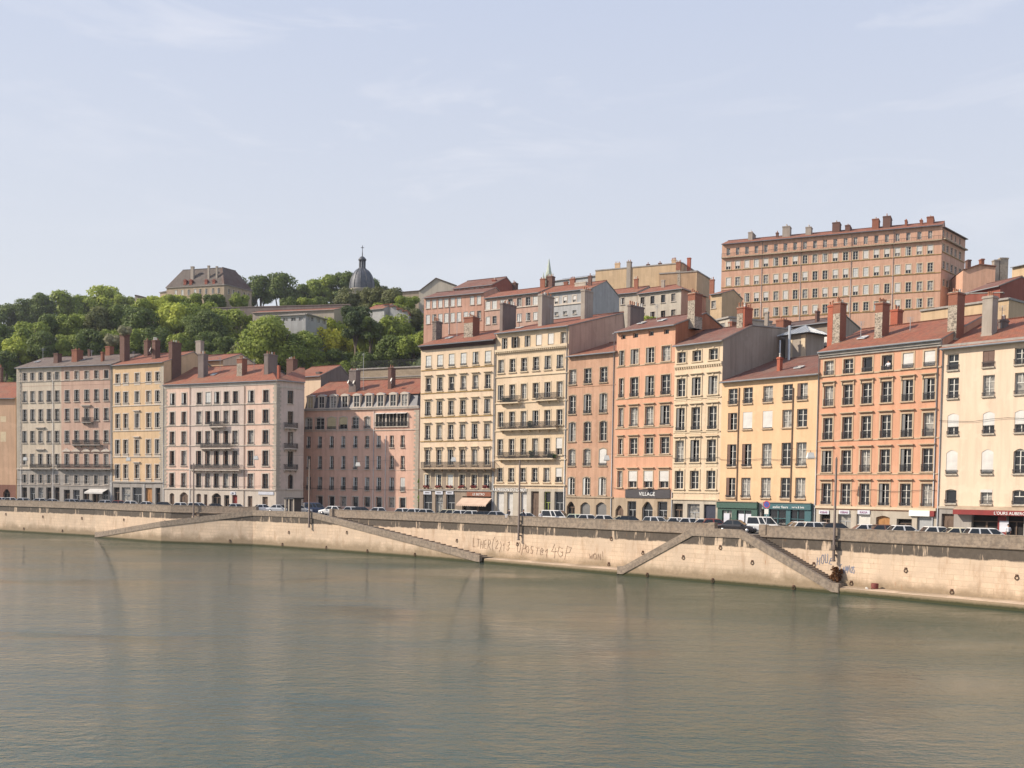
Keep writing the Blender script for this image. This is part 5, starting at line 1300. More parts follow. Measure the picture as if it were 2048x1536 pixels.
F = house('apartment_block', 'weathered tan house with small windows at the right edge of the hill', HRZ, (2019,214), (2110,205), ((1290,388),(1900,350)), [1330,1415,1600], [(715,820,712,815,{'w':46}),(960,1060,955,1060,{'w':46})], HTAN, dict(D=12,Rs=6,rise=1.), st=dict(frame=.15,sill=1,trim=TRIM_C,sm='b'), kinds=('half','shut'), wpx=46, z0=42., group=HGRP, tile=TILE_B)
# roofs just behind the quay fronts
F = house('rooftop_storey', 'cream rooftop storey with a flat parapet behind the orange house', Z7, (1835,151), (2010,141), ((635,152),(1100,88)), [700], [(300,301,300,301,{'kinds':('none',)})], HTAN, dict(D=10,Rs=5,kind='flat'), st=dict(frame=0,sill=0,trim=STONE), wpx=20, z0=22., group='roofs behind the quay fronts', over=.25, gutter=False)
F = house('rooftop_storey', 'dark tiled low roof with brick chimneys behind the skylight pavilion', Z8, (1503,172), (1655,162), ((500,752),(1655,700)), [800,1200], [(780,800,780,800,{'kinds':('none',)})], GREYW, dict(D=10,Rs=5,ridge=(1100,668)), st=dict(frame=0,sill=0,trim=STONE), wpx=20, z0=24., group='roofs behind the quay fronts', tile=TILE_D,
    chim=[(862,975,1090,612,-1.5,BRICK,3),(130,185,245,640,-2,BRICK,3),(1462,1490,1535,470,1,BRICK_D,2),(685,735,740,490,2,CEM,0)])
F = house('rooftop_storey', 'white parapeted terrace block right of the skylight pavilion', Z8, (1612,141), (1668,137.5), ((1345,888),(1700,842)), [1400], [(900,905,900,905,{'kinds':('none',)})], stucco('dark_terrace_wall',(.25,.19,.18),.4), dict(D=9,Rs=5,kind='flat'), st=dict(frame=0,sill=0,trim=WHITE), wpx=20, z0=18., group='roofs behind the quay fronts', over=.4, gutter=False)
a, z = F.loc(1345,900,-.4); mb = MB(); mb.box(0,F.W,-.45,-.3,z-1.3,z); mb.build('parapet', WHITE, F.root)
F = house('rooftop_storey', 'small grey terrace block left of the skylight pavilion', Z8, (1540,143), (1575,141), ((775,935),(1020,915)), [800], [(900,905,900,905,{'kinds':('none',)})], GREYW, dict(D=9,Rs=5,kind='flat'), st=dict(frame=0,sill=0,trim=WHITE), wpx=20, z0=18., group='roofs behind the quay fronts', over=.4, gutter=False)
a, z = F.loc(800,930,-.4); mb = MB(); mb.box(0,F.W,-.45,-.3,z-1.1,z); mb.build('parapet', HGR, F.root)
F = Fac(1572, 137, 1616, 134.2, 20., Z8)          # pavilion with pyramid skylight
r_ = empty('roof_pavilion', F.org, F.rot, label='square roof pavilion with a ribbed metal pyramid roof', cat='pavilion')
(xa, ze_), (xb, _) = F.loc(1010,862), F.loc(1345,862); W_ = xb-xa; mb = MB(); mb.box(xa,xb,0,W_,-3,ze_); mb.box(xa+W_*.2,xa+W_*.33,-.05,0,0,ze_-.6,1); mb.box(xa+W_*.72,xb-.2,-.05,0,1.5,ze_-.1,1); mb.build('wall', [CEM, TRIM_C], r_)
za = F.loc(1325,700,W_/2)[1]; o_ = .8; mb = MB(); A = Vector(((xa+xb)/2, W_/2, za)); Cn = [Vector((xa-o_,-o_,ze_)),Vector((xb+o_,-o_,ze_)),Vector((xb+o_,W_+o_,ze_)),Vector((xa-o_,W_+o_,ze_))]
for i in range(4):
    p, q = Cn[i], Cn[(i+1)%4]; mb.poly([p,q,A])
    mb.bar(p, A, .14)
    for k in range(1, 9):
        s = p.lerp(q, k/9); f = min(k, 9-k)/4.5; e = A.lerp(s, f*0+ (1-min(k,9-k)/4.5)*1) if False else (p.lerp(A, min(k,9-k)*2/9) if k < 5 else q.lerp(A, (9-k)*2/9)); mb.bar(s+Vector((0,0,.03)), e+Vector((0,0,.03)), .07)
mb.build('roof', ZINC, r_)
for xp, yb, yt, off in ((1072,1220,700,-2.),(925,1190,925,-3.)):
    x_, z_ = F.loc(xp, yt, off); zb_ = F.loc(xp, yb, off)[1]; mb = MB(); mb.tube([(x_,off,zb_-1),(x_,off,z_)], .17 if xp > 1000 else .1, 8); mb.build('flue_pipe', ZINC, r_)
F = house('town_house', 'small pale block with grey shutters below the left corner of the huge pink block', H4Z, (1431,176), (1456,173), ((1645,922),(1790,912)), [1720], [(975,1030,975,1030,{'w':70,'kinds':('shut',)})], HWH, dict(D=9,Rs=5,kind='flat'), st=dict(frame=.05,sill=1,trim=TRIM_W), wpx=70, z0=28., group=HGRP, over=.3, gutter=False)
F = house('town_house', 'cream sliver of a house squeezed left of the huge pink block', H4Z, (1419,236), (1442,234), ((1580,640),(1700,632)), [1620], [(712,800,712,800,{'w':50,'kinds':('dark',)})], HTAN, dict(D=9,Rs=5,rise=1.6), st=dict(frame=.1,sill=1,trim=TRIM_W), wpx=50, z0=46., group=HGRP, tile=TILE_R, chim=[(1575,1625,1635,465,3,BRICK,2)])
# left behind the pink corner house
F = house('rear_building', 'low red roofed rear house with a cream gable above the pink corner house', Z2, (352,224), (445,219), ((175,275),(535,205)), [300], [(900,905,900,905,{'kinds':('none',)})], HTAN, dict(D=12,Rs=6,ridge=(470,196)), st=dict(frame=0,sill=0,trim=STONE), wpx=20, z0=14., group='roofs behind the quay fronts', side=C_CR1, tile=TILE_R, chim=[(312,350,376,82,3,CEM,0)])
F = house('rear_building', 'red roofed wing with crossing gables beside the mansard house', Z2, (583,216), (640,212), ((1130,395),(1240,325)), [1180], [(900,905,900,905,{'kinds':('none',)})], C_CR1, dict(D=10,Rs=6,ridge=(1200,290)), st=dict(frame=0,sill=0,trim=STONE), wpx=20, z0=12., group='roofs behind the quay fronts', side=CEM_D, tile=TILE_R, chim=[(1010,1060,1095,222,3,BRICK_D,4),(1235,1262,1290,320,.5,CEM_D,0)])
# convent
F = house('convent', 'large stone convent with a steep brown roof and tall chimneys on the hilltop', H1Z, (333,350), (448,343),
    ((1560,432),(2046,412)), [1600,1660,1718,1776,1822,1878,1938,1990], [(452,505,440,492,{}),(535,570,525,560,{'kinds':('none',)})], HCV, dict(D=12,Rs=4.2,ridge=(1900,264)), st=dict(frame=.1,sill=1,trim=TRIM_C,sm='w'), kinds=('shut','half'), wpx=22, z0=66., hip=(1,1), group=HGRP, tile=TILE_C,
    chim=[(1735,1760,1770,240,1.4,CEM,0),(1888,1905,1912,232,1.4,CEM,0),(1964,1978,1985,238,1.4,CEM,0),(1548,1565,1572,402,.5,CEM_D,0),(2012,2024,2030,250,4.,CEM_D,0)], gutter=False, over=.3)
CV = F
for q in (1690,1742,1882,1952):
    a, z = F.loc(q,405,.5); mb = MB(); mb.box(a-.5,a+.5,0,1.4,z-.2,z+1.1); mb.poly([(a-.7,-.1,z+1.1),(a,-.1,z+1.7),(a+.7,-.1,z+1.1)]); mb.poly([(a-.7,-.1,z+1.1),(a,-.1,z+1.7),(a,1.8,z+1.7),(a-.7,1.8,z+1.1)]); mb.poly([(a+.7,-.1,z+1.1),(a,-.1,z+1.7),(a,1.8,z+1.7),(a+.7,1.8,z+1.1)]); mb.build('dormer', C_RED, F.root)
G_ = house('convent', 'x', H2Z, (448,343), (503,354), ((228,412),(478,462)), [262,305,350,400,440], [(448,505,480,530,{})], HCV, dict(D=12,Rs=4.2,ridge=(350,292)), st=dict(frame=.1,sill=1,trim=TRIM_C,sm='w'), kinds=('half',), wpx=16, z0=66., hip=(1,1), tile=TILE_D, gutter=False, over=.3); absorb(CV, G_)
G_ = house('convent', 'x', H1Z, (320,353), (334,351.5), ((1470,505),(1570,440)), [1510], [(900,905,900,905,{'kinds':('none',)})], HCV, dict(D=12,Rs=5,rise=2.2), st=dict(frame=0,sill=0,trim=STONE), wpx=10, z0=66., tile=TILE_C, hip=(1,0), gutter=False, over=.3); absorb(CV, G_)
# church dome
Yd = 372.; c_ = gp(724, Yd, 80.); zb_ = at(724, 580, Yd).z; zt_ = at(724, 537, Yd).z; Rd = 25*Yd/FPX
r_ = empty('domed_church', (c_.x, c_.y, zb_), 0, label='grey ribbed church dome with a lantern and cross on the skyline', cat='church'); LEAD = plain('lead_roof', (.08,.085,.098), .55, .2, .3)
Hd = zt_-zb_; mb = MB(); mb.lathe([(Rd*1.0,-14),(Rd*1.0,-.6),(Rd*1.06,-.5),(Rd*1.06,0)], 32); mb.build('drum', HWH, r_)
mb = MB(); mb.lathe([(Rd*math.cos(t*math.pi/2*.93)**.9, Hd*math.sin(t*math.pi/2*.93)/math.sin(math.pi/2*.93)) for t in [i/10 for i in range(11)]], 32)
for k in range(12):
    t = 2*math.pi*k/12; mb.tube([((Rd+.05)*math.cos(s*math.pi/2*.93)**.9*math.cos(t), (Rd+.05)*math.cos(s*math.pi/2*.93)**.9*math.sin(t), Hd*math.sin(s*math.pi/2*.93)/math.sin(math.pi/2*.93)) for s in [i/8 for i in range(9)]], .13, 5)
mb.build('dome', LEAD, r_)
zl = at(724,517,Yd).z-zb_; mb = MB(); mb.lathe([(1.45,Hd-.3),(1.45,Hd),(1.2,Hd+.1)], 16)
for k in range(8): t = 2*math.pi*k/8; mb.tube([(1.05*math.cos(t),1.05*math.sin(t),Hd),(1.05*math.cos(t),1.05*math.sin(t),zl-.5)], .16, 6)
mb.lathe([(1.4,zl-.7),(1.45,zl-.4),(1.2,zl),(.6,zl+.6),(.2,zl+.8),(.15,zl+1.2)], 16); mb.lathe([(.45,Hd),(.45,zl-.5)], 8); mb.build('lantern', LEAD, r_)
zx = at(724,491,Yd).z-zb_; mb = MB(); mb.tube([(0,0,zl+1),(0,0,zx-1.6)], [.2,.1], 6); mb.box(-.09,.09,-.09,.09,zx-1.8,zx); mb.box(-.55,.55,-.08,.08,zx-.85,zx-.67); mb.build('cross', IRON, r_)
gable_block('church_nave', 'low tiled church nave running right from the grey dome', [(750,574),(790,586),(842,582)], 374, 70, 18, HCV, TILE_G)
# spire
Ys = 390.; p_ = gp(1097.5, Ys, 90.); zt_ = at(1098,518,Ys).z; r_ = empty('church_spire', (p_.x, p_.y, 80), 0, label='thin pale green gothic spire with a small pinnacle on the skyline', cat='spire')
SPM = plain('pale_green_stone', (.42,.46,.38), .8); h_ = zt_-80; mb = MB(); mb.lathe([(1.5,-16),(1.5,h_-7.5),(1.75,h_-7.4),(1.3,h_-7),(.12,h_)], 8, smooth=False)
for k in range(4): t = math.pi/4+math.pi/2*k; mb.lathe([(.3,h_-9.5),(.3,h_-7.2),(.02,h_-4.8)], 4, 0, (1.5*math.cos(t),1.5*math.sin(t),0), False)
mb.build('spire', SPM, r_); q_ = at(1087,545,Ys) ; mb = MB(); mb.lathe([(.8,-16),(.8,q_.z-80-4.5),(.05,q_.z-80)], 8, 0, (q_.x-p_.x,0,0), False); mb.build('pinnacle', SPM, r_)
# low institutional buildings among the trees
F = house('low_building', 'long low building with a thin red roof among the hillside trees', H2Z, (505,312), (668,304), ((490,668),(1218,632)), [700], [(690,700,690,700,{'kinds':('none',)})], CEM, dict(D=9,Rs=4.5,rise=1.3), st=dict(frame=0,sill=0,trim=STONE), wpx=10, z0=57., group=HGRP, tile=TILE_R, gutter=False)
F = house('flat_roofed_building', 'pale grey flat roofed building half hidden behind the big tree', H2Z, (550,291), (611,288), ((700,692),(957,672)), [775,850,920], [(712,742,700,730,{'w':40})], HGR, dict(D=10,Rs=5,kind='flat'), st=dict(frame=.05,sill=0,trim=HWH), kinds=('cross','half'), wpx=40, z0=52., group=HGRP, over=.5, gutter=False)
G_ = house('x', 'x', H2Z, (611,288), (653,297), ((957,672),(1155,712)), [985,1020,1080,1130], [(705,745,720,752,{'w':22}),(790,800,790,800,{'kinds':('none',)})], HGR, dict(D=8,Rs=5,kind='flat'), st=dict(frame=.05,sill=0,trim=HWH), wpx=22, z0=52., over=.5, gutter=False); absorb(F, G_)
F = house('small_house', 'small pinkish roofed house right of the dark round tree', H2Z, (733,296), (768,293), ((1515,640),(1668,625)), [1590], [(690,700,690,700,{'kinds':('none',)})], HGR, dict(D=9,Rs=4,ridge=(1600,600)), st=dict(frame=0,sill=0,trim=STONE), wpx=10, z0=54., group=HGRP, tile=TILE_R, gutter=False)
r_ = None
for i, (ua, vt) in enumerate([(767,609),(781,612),(793,618),(804,622)]):
    P = [(ua, vt+2), (ua+10, vt), (ua+14, vt+8)]
    gable_block('workshop_gable', ['first','second','third','fourth'][i] + ' pale stepped workshop gable from the left, behind the trees', P, 295-i*2, 54, 8, HGR, TILE_R)
F = Fac(424, 322, 700, 312, 60., H2Z); a_, z_ = F.loc(500,612); r_ = empty('retaining_wall', F.org, F.rot, label='long grey retaining wall below the convent trees', cat='wall'); mb = MB(); mb.box(0,F.W,0,.8,-10,z_); mb.box(-.05,F.W+.05,-.15,.9,z_,z_+.25); mb.build('wall', CEM_D, r_)
F = Fac(700, 228, 846, 220, 18., Z3); z_ = F.loc(800,158)[1]; r_ = empty('terrace_wall', F.org, F.rot, label='pale stone terrace wall topped by a railing behind the mansard house', cat='wall')
mb = MB(); mb.box(0,F.W,0,1,-10,z_); mb.build('wall', ashlar('terrace_blocks',(.36,.29,.21),1.1,.45,.6), r_)
mb = MB(); mb.box(-.05,F.W,-.25,1,z_,z_+.25); mb.box(0,F.W,-.12,-.002,z_-1.9,z_-1.7); mb.build('coping', STONE_G, r_); mb = MB(); draw_rail(mb, F.W, 1.5, 0, z_+.25, .1, .3, t=.04); mb.build('railing', IRON, r_)
# small slate roof at the left skyline
gable_block('small_house', 'small dark roofed house on the left skyline among the trees', [(270,592),(272,591),(302,598)], 352, 60, 10, GREYW, TILE_D)
# ---------------------------------------------------------------- trees
def leafmat(name, c1, c2):
    a = N(name); vec = a.coord(); oi = a.n('ShaderNodeObjectInfo'); f = a.noise(vec, .9, 3, .6)
    g = a.n('ShaderNodeNewGeometry'); rd = g.outputs['Random Per Island']
    c = a.mix(a.rng(f, .35, .65, 0, 1), c1, c2); c = a.mix(a.math('MULTIPLY', rd, .5), c, tuple(x*1.5 for x in c2))
    c = a.mix(.35, c, a.mix(oi.outputs['Random'], (.7,.75,.7), (1.25,1.15,1.1)), 'MULTIPLY')
    a.b.inputs['Specular IOR Level'].default_value = .25
    m = a.done(c, .6); tr = a.n('ShaderNodeBsdfTranslucent'); a.l(c, tr.inputs[0]); ms = a.n('ShaderNodeMixShader'); ms.inputs[0].default_value = .38
    a.l(a.b.outputs[0], ms.inputs[1]); a.l(tr.outputs[0], ms.inputs[2]); a.l(ms.outputs[0], a.t.nodes['Material Output'].inputs[0]); return m
LM = [leafmat('dark_green_leaves', (0.079,0.116,0.040), (0.153,0.199,0.049)), leafmat('mid_green_leaves', (0.158,0.212,0.045), (0.283,0.337,0.063)),
      leafmat('light_green_leaves', (0.270,0.337,0.054), (0.436,0.478,0.086)), leafmat('yellow_green_leaves', (0.459,0.465,0.054), (0.699,0.639,0.086)),
      leafmat('grey_green_leaves', (.11,.13,.05), (.17,.18,.075))]
LM.append(leafmat('blackish_green_leaves', (.050,.078,.030), (.080,.115,.040)))
BARK = plain('bark', (.10,.075,.055), .9)
def crown_mesh(seed, n, hs=1., size=.085, lobes=15, dens=.5):
    r = random.Random(seed); mb = MB(); L = []
    for k in range(lobes):
        th = r.uniform(0, 2*math.pi); ph = math.acos(r.uniform(-.9, 1)); rad = r.uniform(.4, .74)
        L.append((Vector((math.sin(ph)*math.cos(th)*rad, math.sin(ph)*math.sin(th)*rad, math.cos(ph)*rad*hs)), r.uniform(.26, .46)))
    L.append((Vector((0,0,0)), .6))
    for k in range(n):
        c, rr = r.choice(L); d = Vector((r.gauss(0,1), r.gauss(0,1), r.gauss(0,1)+.25)).normalized()
        q = rr*(r.random()**.22)*r.uniform(.82,1.12); p = c + Vector((d.x*q, d.y*q, d.z*q*.85))
        if p.z < -.95*hs: continue
        nn = (d + Vector((r.gauss(0,.45), r.gauss(0,.45), r.gauss(0,.45)+.25))).normalized()
        a = nn.cross(Vector((r.gauss(0,1), r.gauss(0,1), r.gauss(0,1)))).normalized(); b = nn.cross(a)
        s = size*r.uniform(.55,1.25); 
        mb.poly([p-a*s-b*s*.5, p+a*s*.2-b*s*.8, p+a*s+b*s*.3, p-a*s*.1+b*s*.8])
    return mb
CROWNS = []
for i in range(5): CROWNS.append([crown_mesh(20+i, 7500 if i < 4 else 15000, [1.0,1.25,.8,1.05,.9][i], .062 if i < 4 else .042, 15+2*i)])
CM = {}
def tree(u, v, r, kind, label, shape=None, Y=None, hs=1.):
    r *= 1.22; rm = None; shape = shape if shape is not None else rnd.randrange(4)
    if Y is None:
        yf = interp(YF, u)[0] + 24; Y = yf
        while Y < 460:
            p = at(u, v, Y); rm = r*Y/FPX
            if p.z - terr_xy(p.x, p.y) < rm*.9 + 1.2: break
            Y += 2.
    p = at(u, v, Y); rm = r*Y/FPX; g = terr_xy(p.x, p.y) - .5
    if g > p.z - rm*.5: g = p.z - rm*.9 - .8
    root = empty('tree', (p.x, p.y, g), rnd.uniform(0, 6.28), label=label, cat='tree', group='trees on the hillside')
    key = (shape, kind)
    if key not in CM: CM[key] = CROWNS[shape][0].mesh('crown', [LM[kind]])
    c = add('crown', CM[key], root, (0, 0, p.z-g)); c.scale = (rm, rm, rm*hs)
    t = MB(); H = p.z-g; t.tube([(0,0,0),(.1*rm,0,H*.4),(0,.05*rm,H*.9)], [rm*.09+.1, rm*.07+.08, rm*.04], 7)
    for k in range(4):
        an = 1.57*k+rnd.random(); t.tube([(0,0,H*.45+.1*k*rm),(math.cos(an)*rm*.35,math.sin(an)*rm*.35,H+rm*.1),(math.cos(an)*rm*.6,math.sin(an)*rm*.6,H+rm*.35)], [rm*.045,rm*.03,rm*.012], 5)
    t.build('trunk', BARK, root)
    return root
T = [
 (352,604,20,1,'green tree under the first convent windows',336),(388,607,20,1,'green tree under the middle convent windows',336),(430,606,20,0,'dark tree under the convent corner',336),(478,604,18,1,'green tree under the shaded convent wing',338),
 (505,650,22,1,'green tree in front of the left half of the long low building'),(475,632,20,0,'dark tree at the left end of the long low building'),(640,612,16,0,'dark tree above the right end of the long low building'),
 (470,575,22,4,'pale tree hugging the right end of the convent'),(740,574,21,0,'dark tree hiding the foot of the dome'),(706,574,20,1,'green tree between the dome and the dark broad tree'),(760,588,18,4,'pale tree at the left end of the church nave'),
 (620,610,20,1,'green tree above the long thin red roof'),(580,612,18,0,'dark tree in front of the retaining wall'),(775,635,30,1,'green tree in front of the stepped workshop gables'),(604,676,14,1,'green tree at the left corner of the flat roofed building'),
 (12,640,30,0,'dark tree at the left edge of the skyline'),(52,630,28,0,'dark rounded tree second from the left on the skyline'),(88,616,26,0,'dark broad tree just left of the tall bright one'),
 (139,612,34,1,'tall bright green tree peaking above the left skyline'),(178,622,28,1,'mid green tree between the two tall skyline trees at left'),(212,604,30,2,'tall light green feathery tree on the left skyline'),(252,610,24,1,'green tree sloping down right of the feathery skyline tree'),
 (20,672,30,0,'dark tree below the left skyline at the picture edge'),(64,676,34,1,'mid green tree low at the left, below the dark skyline trees'),(108,656,30,0,'shaded dark tree below the tall bright skyline tree'),(150,655,30,1,'mid green tree in the middle of the left slope'),
 (196,650,32,4,'grey green tree in the middle of the left slope'),(238,640,32,0,'dark tree under the feathery skyline tree'),(284,622,28,1,'green tree beneath the small dark roofed house'),(280,654,34,0,'dark domed tree left of the bright tree below the convent'),
 (330,612,30,2,'light green tree right below the left end of the convent'),(352,640,36,2,'large light green tree on the slope below the convent'),(392,628,34,1,'green tree below the convent windows'),(408,660,38,0,'big dark tree above the red chimneys of the pink corner house'),
 (5,700,26,0,'dark tree above the orange house at the left edge'),(40,702,28,2,'light green tree above the left house roof'),(92,696,30,0,'dark round tree directly above the left house chimney'),(135,692,24,1,'green tree touching the left house ridge'),
 (180,690,28,0,'dark tree behind the small left roof chimneys'),(222,686,26,1,'green tree behind the tall sooty chimney'),(270,684,28,1,'green tree behind the ochre house roof'),(318,684,30,0,'dark tree behind the ochre house stacks'),(360,692,28,1,'green tree between the two leftmost slab chimneys'),
 (420,692,26,0,'very dark tree behind the low rear red roof'),(455,650,34,1,'green tree left of the huge round tree'),(452,700,26,0,'dark tree at the left foot of the huge round tree'),
 (438,600,20,1,'small green tree against the convent wall'),(372,600,18,1,'small tree in front of the convent windows'),(412,603,16,0,'dark shrub like tree in front of the convent corner'),
 (520,582,27,0,'grey green pointed tree right of the convent roof'),(560,580,30,0,'dark tall tree between convent and dome, second from the convent'),(600,588,22,0,'smaller dark tree midway between convent and dome'),(645,575,30,1,'tall green tree left of the dome'),
 (690,572,26,0,'dark tree standing just left under the dome'),(722,572,26,0,'dark broad tree hiding the lower left of the dome'),(497,600,16,4,'small olive tree at the convent end wall'),(668,600,18,1,'small green tree under the tall one left of the dome'),
 (700,606,30,4,'olive tinted tree above the dark round tree'),(745,602,26,4,'pale olive tree under the dome'),(785,602,24,4,'olive tree below the church nave'),(815,606,20,1,'green tree below the nave end'),
 (712,640,29,5,'very dark round tree right of the flat roofed building',285),(742,655,20,0,'dark tree at the right of the very dark round one',283),(548,694,57,1,'huge round leafy tree above the pink corner house roof'),(610,708,42,1,'dark green right half of the tree pair above the corner house'),
 (500,702,36,4,'grey green leafy tree at the left of the huge round one'),(665,660,34,2,'light green tree right of the flat roofed building'),(652,662,14,1,'mid green tree hiding the flat roofed building corner'),(655,688,34,3,'yellow green tree in front of the dark trees, the left one'),
 (700,690,30,3,'yellow green tree in front of the dark trees, the middle one'),(740,688,34,2,'light green spreading tree above the terrace wall'),(735,668,26,3,'yellow green tree highest of the bright ones'),(790,665,36,1,'green tree left of the brick pink house'),
 (820,640,26,4,'pale dusty tree against the brick pink house'),(825,690,32,1,'green tree above the ivory house eave'),(785,705,30,0,'dark tree above the railing of the terrace wall'),(680,722,28,0,'dark tree behind the mansard house, left part'),
 (730,728,26,0,'dark tree behind the terrace railing'),(640,730,26,1,'green tree behind the red crossing gables'),(690,742,20,1,'low green tree left of the mansard house stack'),(870,678,30,1,'green tree between the ivory house chimneys'),
 (905,668,28,2,'light green tree below the brick pink house'),(585,722,28,1,'green tree rising behind the corner house ridge'),(478,722,22,1,'green tree behind the middle corner house stack'),(1303,648,16,2,'small light green tree behind the tall orange house roof'),
 (430,720,20,0,'dark tree behind the low cream gable'),(12,728,24,0,'dark tree low behind the orange house at the left edge')]
for (u, v, r, k, lab, *yy) in T:
    tree(u, v, r, k, lab, shape=4 if r > 36 else None, Y=(186. if u == 1303 else (float(yy[0]) if yy else None)))
# shrub cover as one mass between the trees
mb = MB(); r = random.Random(3)
for k in range(26000):
    u = r.uniform(-150, 960); yf = interp(YF, u)[0]+14; yt = interp(TOP, u)[1]; Y = r.uniform(yf, yt+6); x = (u-U0)/FPX*Y
    z = terr(u, Y) + r.uniform(0, 2.2); s = r.uniform(.3,.7); a = Vector((r.gauss(0,1), r.gauss(0,1), r.gauss(0,1))).normalized()*s; b = a.cross(Vector((r.gauss(0,1), r.gauss(0,1), 1))).normalized()*s*.8
    c = Vector((x, Y, z)); mb.poly([c-a, c-b, c+a, c+b])
o = mb.build('undergrowth', LM[0]); tag(o, kind='stuff', label='dense green undergrowth covering the slope between the trees')
# plants rooted in chimney tops
for F, x, y, L, s, lab in ((B11F, 872, 78, 2.6, 1.9, 'pale flowering bush growing out of the tall sooty chimney'),(B11F, 782, 140, 9., 2.2, 'pale flowering bush below left of the one on the tall sooty chimney')):
    lx_, lz = F.loc(x, y, L); r_ = empty('bush', F.world(lx_, L, lz-s*.6), 0, label=lab, cat='bush'); key = (2, 5)
    if key not in CM: CM[key] = CROWNS[2][0].mesh('foliage', [leafmat('pale_blossom_leaves', (.20,.22,.12), (.38,.36,.24))])
    c = add('foliage', CM[key], r_, (0,0,s*.6)); c.scale = (s*.9, s*.9, s*.75); t = MB(); t.tube([(0,0,-1.2 if L < 5 else -5),(0,0,s*.5)], [.12,.05], 5); t.build('stem', BARK, r_)
# dry shrub and debris at the foot of the stairs
s_, z_ = wallpt(1673, 1156, .4); p = M(s_, .5, .6); r_ = empty('dry_shrub', p, 0, label='small dry brown shrub on the wall at the foot of the steep stairs', cat='shrub')
if 1: CM['dry'] = crown_mesh(5, 900, 1.2, .11, 8).mesh('foliage', [leafmat('dry_leaves', (.10,.04,.015), (.16,.07,.025))]); c = add('foliage', CM['dry'], r_, (0,0,1.2)); c.scale = (.75,.7,1.1); t = MB(); t.tube([(0,-.2,0),(0,0,1.3)], [.06,.03], 5); t.build('stem', BARK, r_)
# ---------------------------------------------------------------- cars
TYRE = plain('tyre_rubber', (.02,.02,.02), .9); RIM = plain('wheel_rim', (.45,.45,.46), .35, .7); CGL = plain('car_glass', (.02,.025,.03), .05); LAMPR = plain('tail_lamp', (.35,.02,.02), .3); LAMPW = plain('headlamp_glass', (.7,.7,.7), .15); BLK = plain('black_plastic', (.03,.03,.03), .7)
def paint(name, c):
    if name in MATS: return MATS[name]
    a = N(name); a.b.inputs['Coat Weight'].default_value = .6; a.b.inputs['Coat Roughness'].default_value = .06; MATS[name] = a.done(c, .35); return MATS[name]
PAINT = {'white': paint('white_car_paint',(.78,.77,.74)), 'silver': paint('silver_car_paint',(.45,.46,.48)), 'black': paint('black_car_paint',(.022,.02,.022)), 'red': paint('dark_red_car_paint',(.25,.03,.02)), 'blue': paint('blue_car_paint',(.05,.08,.16)),
         'cream': paint('cream_car_paint',(.72,.66,.48)), 'brown': paint('brown_car_paint',(.13,.06,.04)), 'pale green': paint('pale_green_car_paint',(.60,.66,.50)), 'grey': paint('grey_car_paint',(.18,.18,.19))}
TYPES = {  # length, height, sections for body (x, ztop) and cabin (x0,x1 at belt; x0,x1 at roof)
 'hatch': (3.9, 1.45, [(-1.95,.55),(-1.9,.86),(-1.6,.93),(.9,.93),(1.75,.76),(1.95,.55)], (-1.85,.95,-1.35,.25)),
 'saloon': (4.5, 1.42, [(-2.25,.55),(-2.2,.86),(-1.5,.95),(1.0,.93),(2.0,.76),(2.25,.5)], (-1.6,1.1,-.95,.3)),
 'estate': (4.6, 1.48, [(-2.3,.55),(-2.25,.9),(-1.7,.95),(1.1,.93),(2.05,.76),(2.3,.5)], (-2.2,1.2,-1.85,.4)),
 'van': (4.2, 1.85, [(-2.1,.55),(-2.1,.9),(-1.7,1.05),(1.3,1.0),(1.95,.82),(2.1,.5)], (-2.08,1.45,-1.98,.65)),
}
CARM = {}
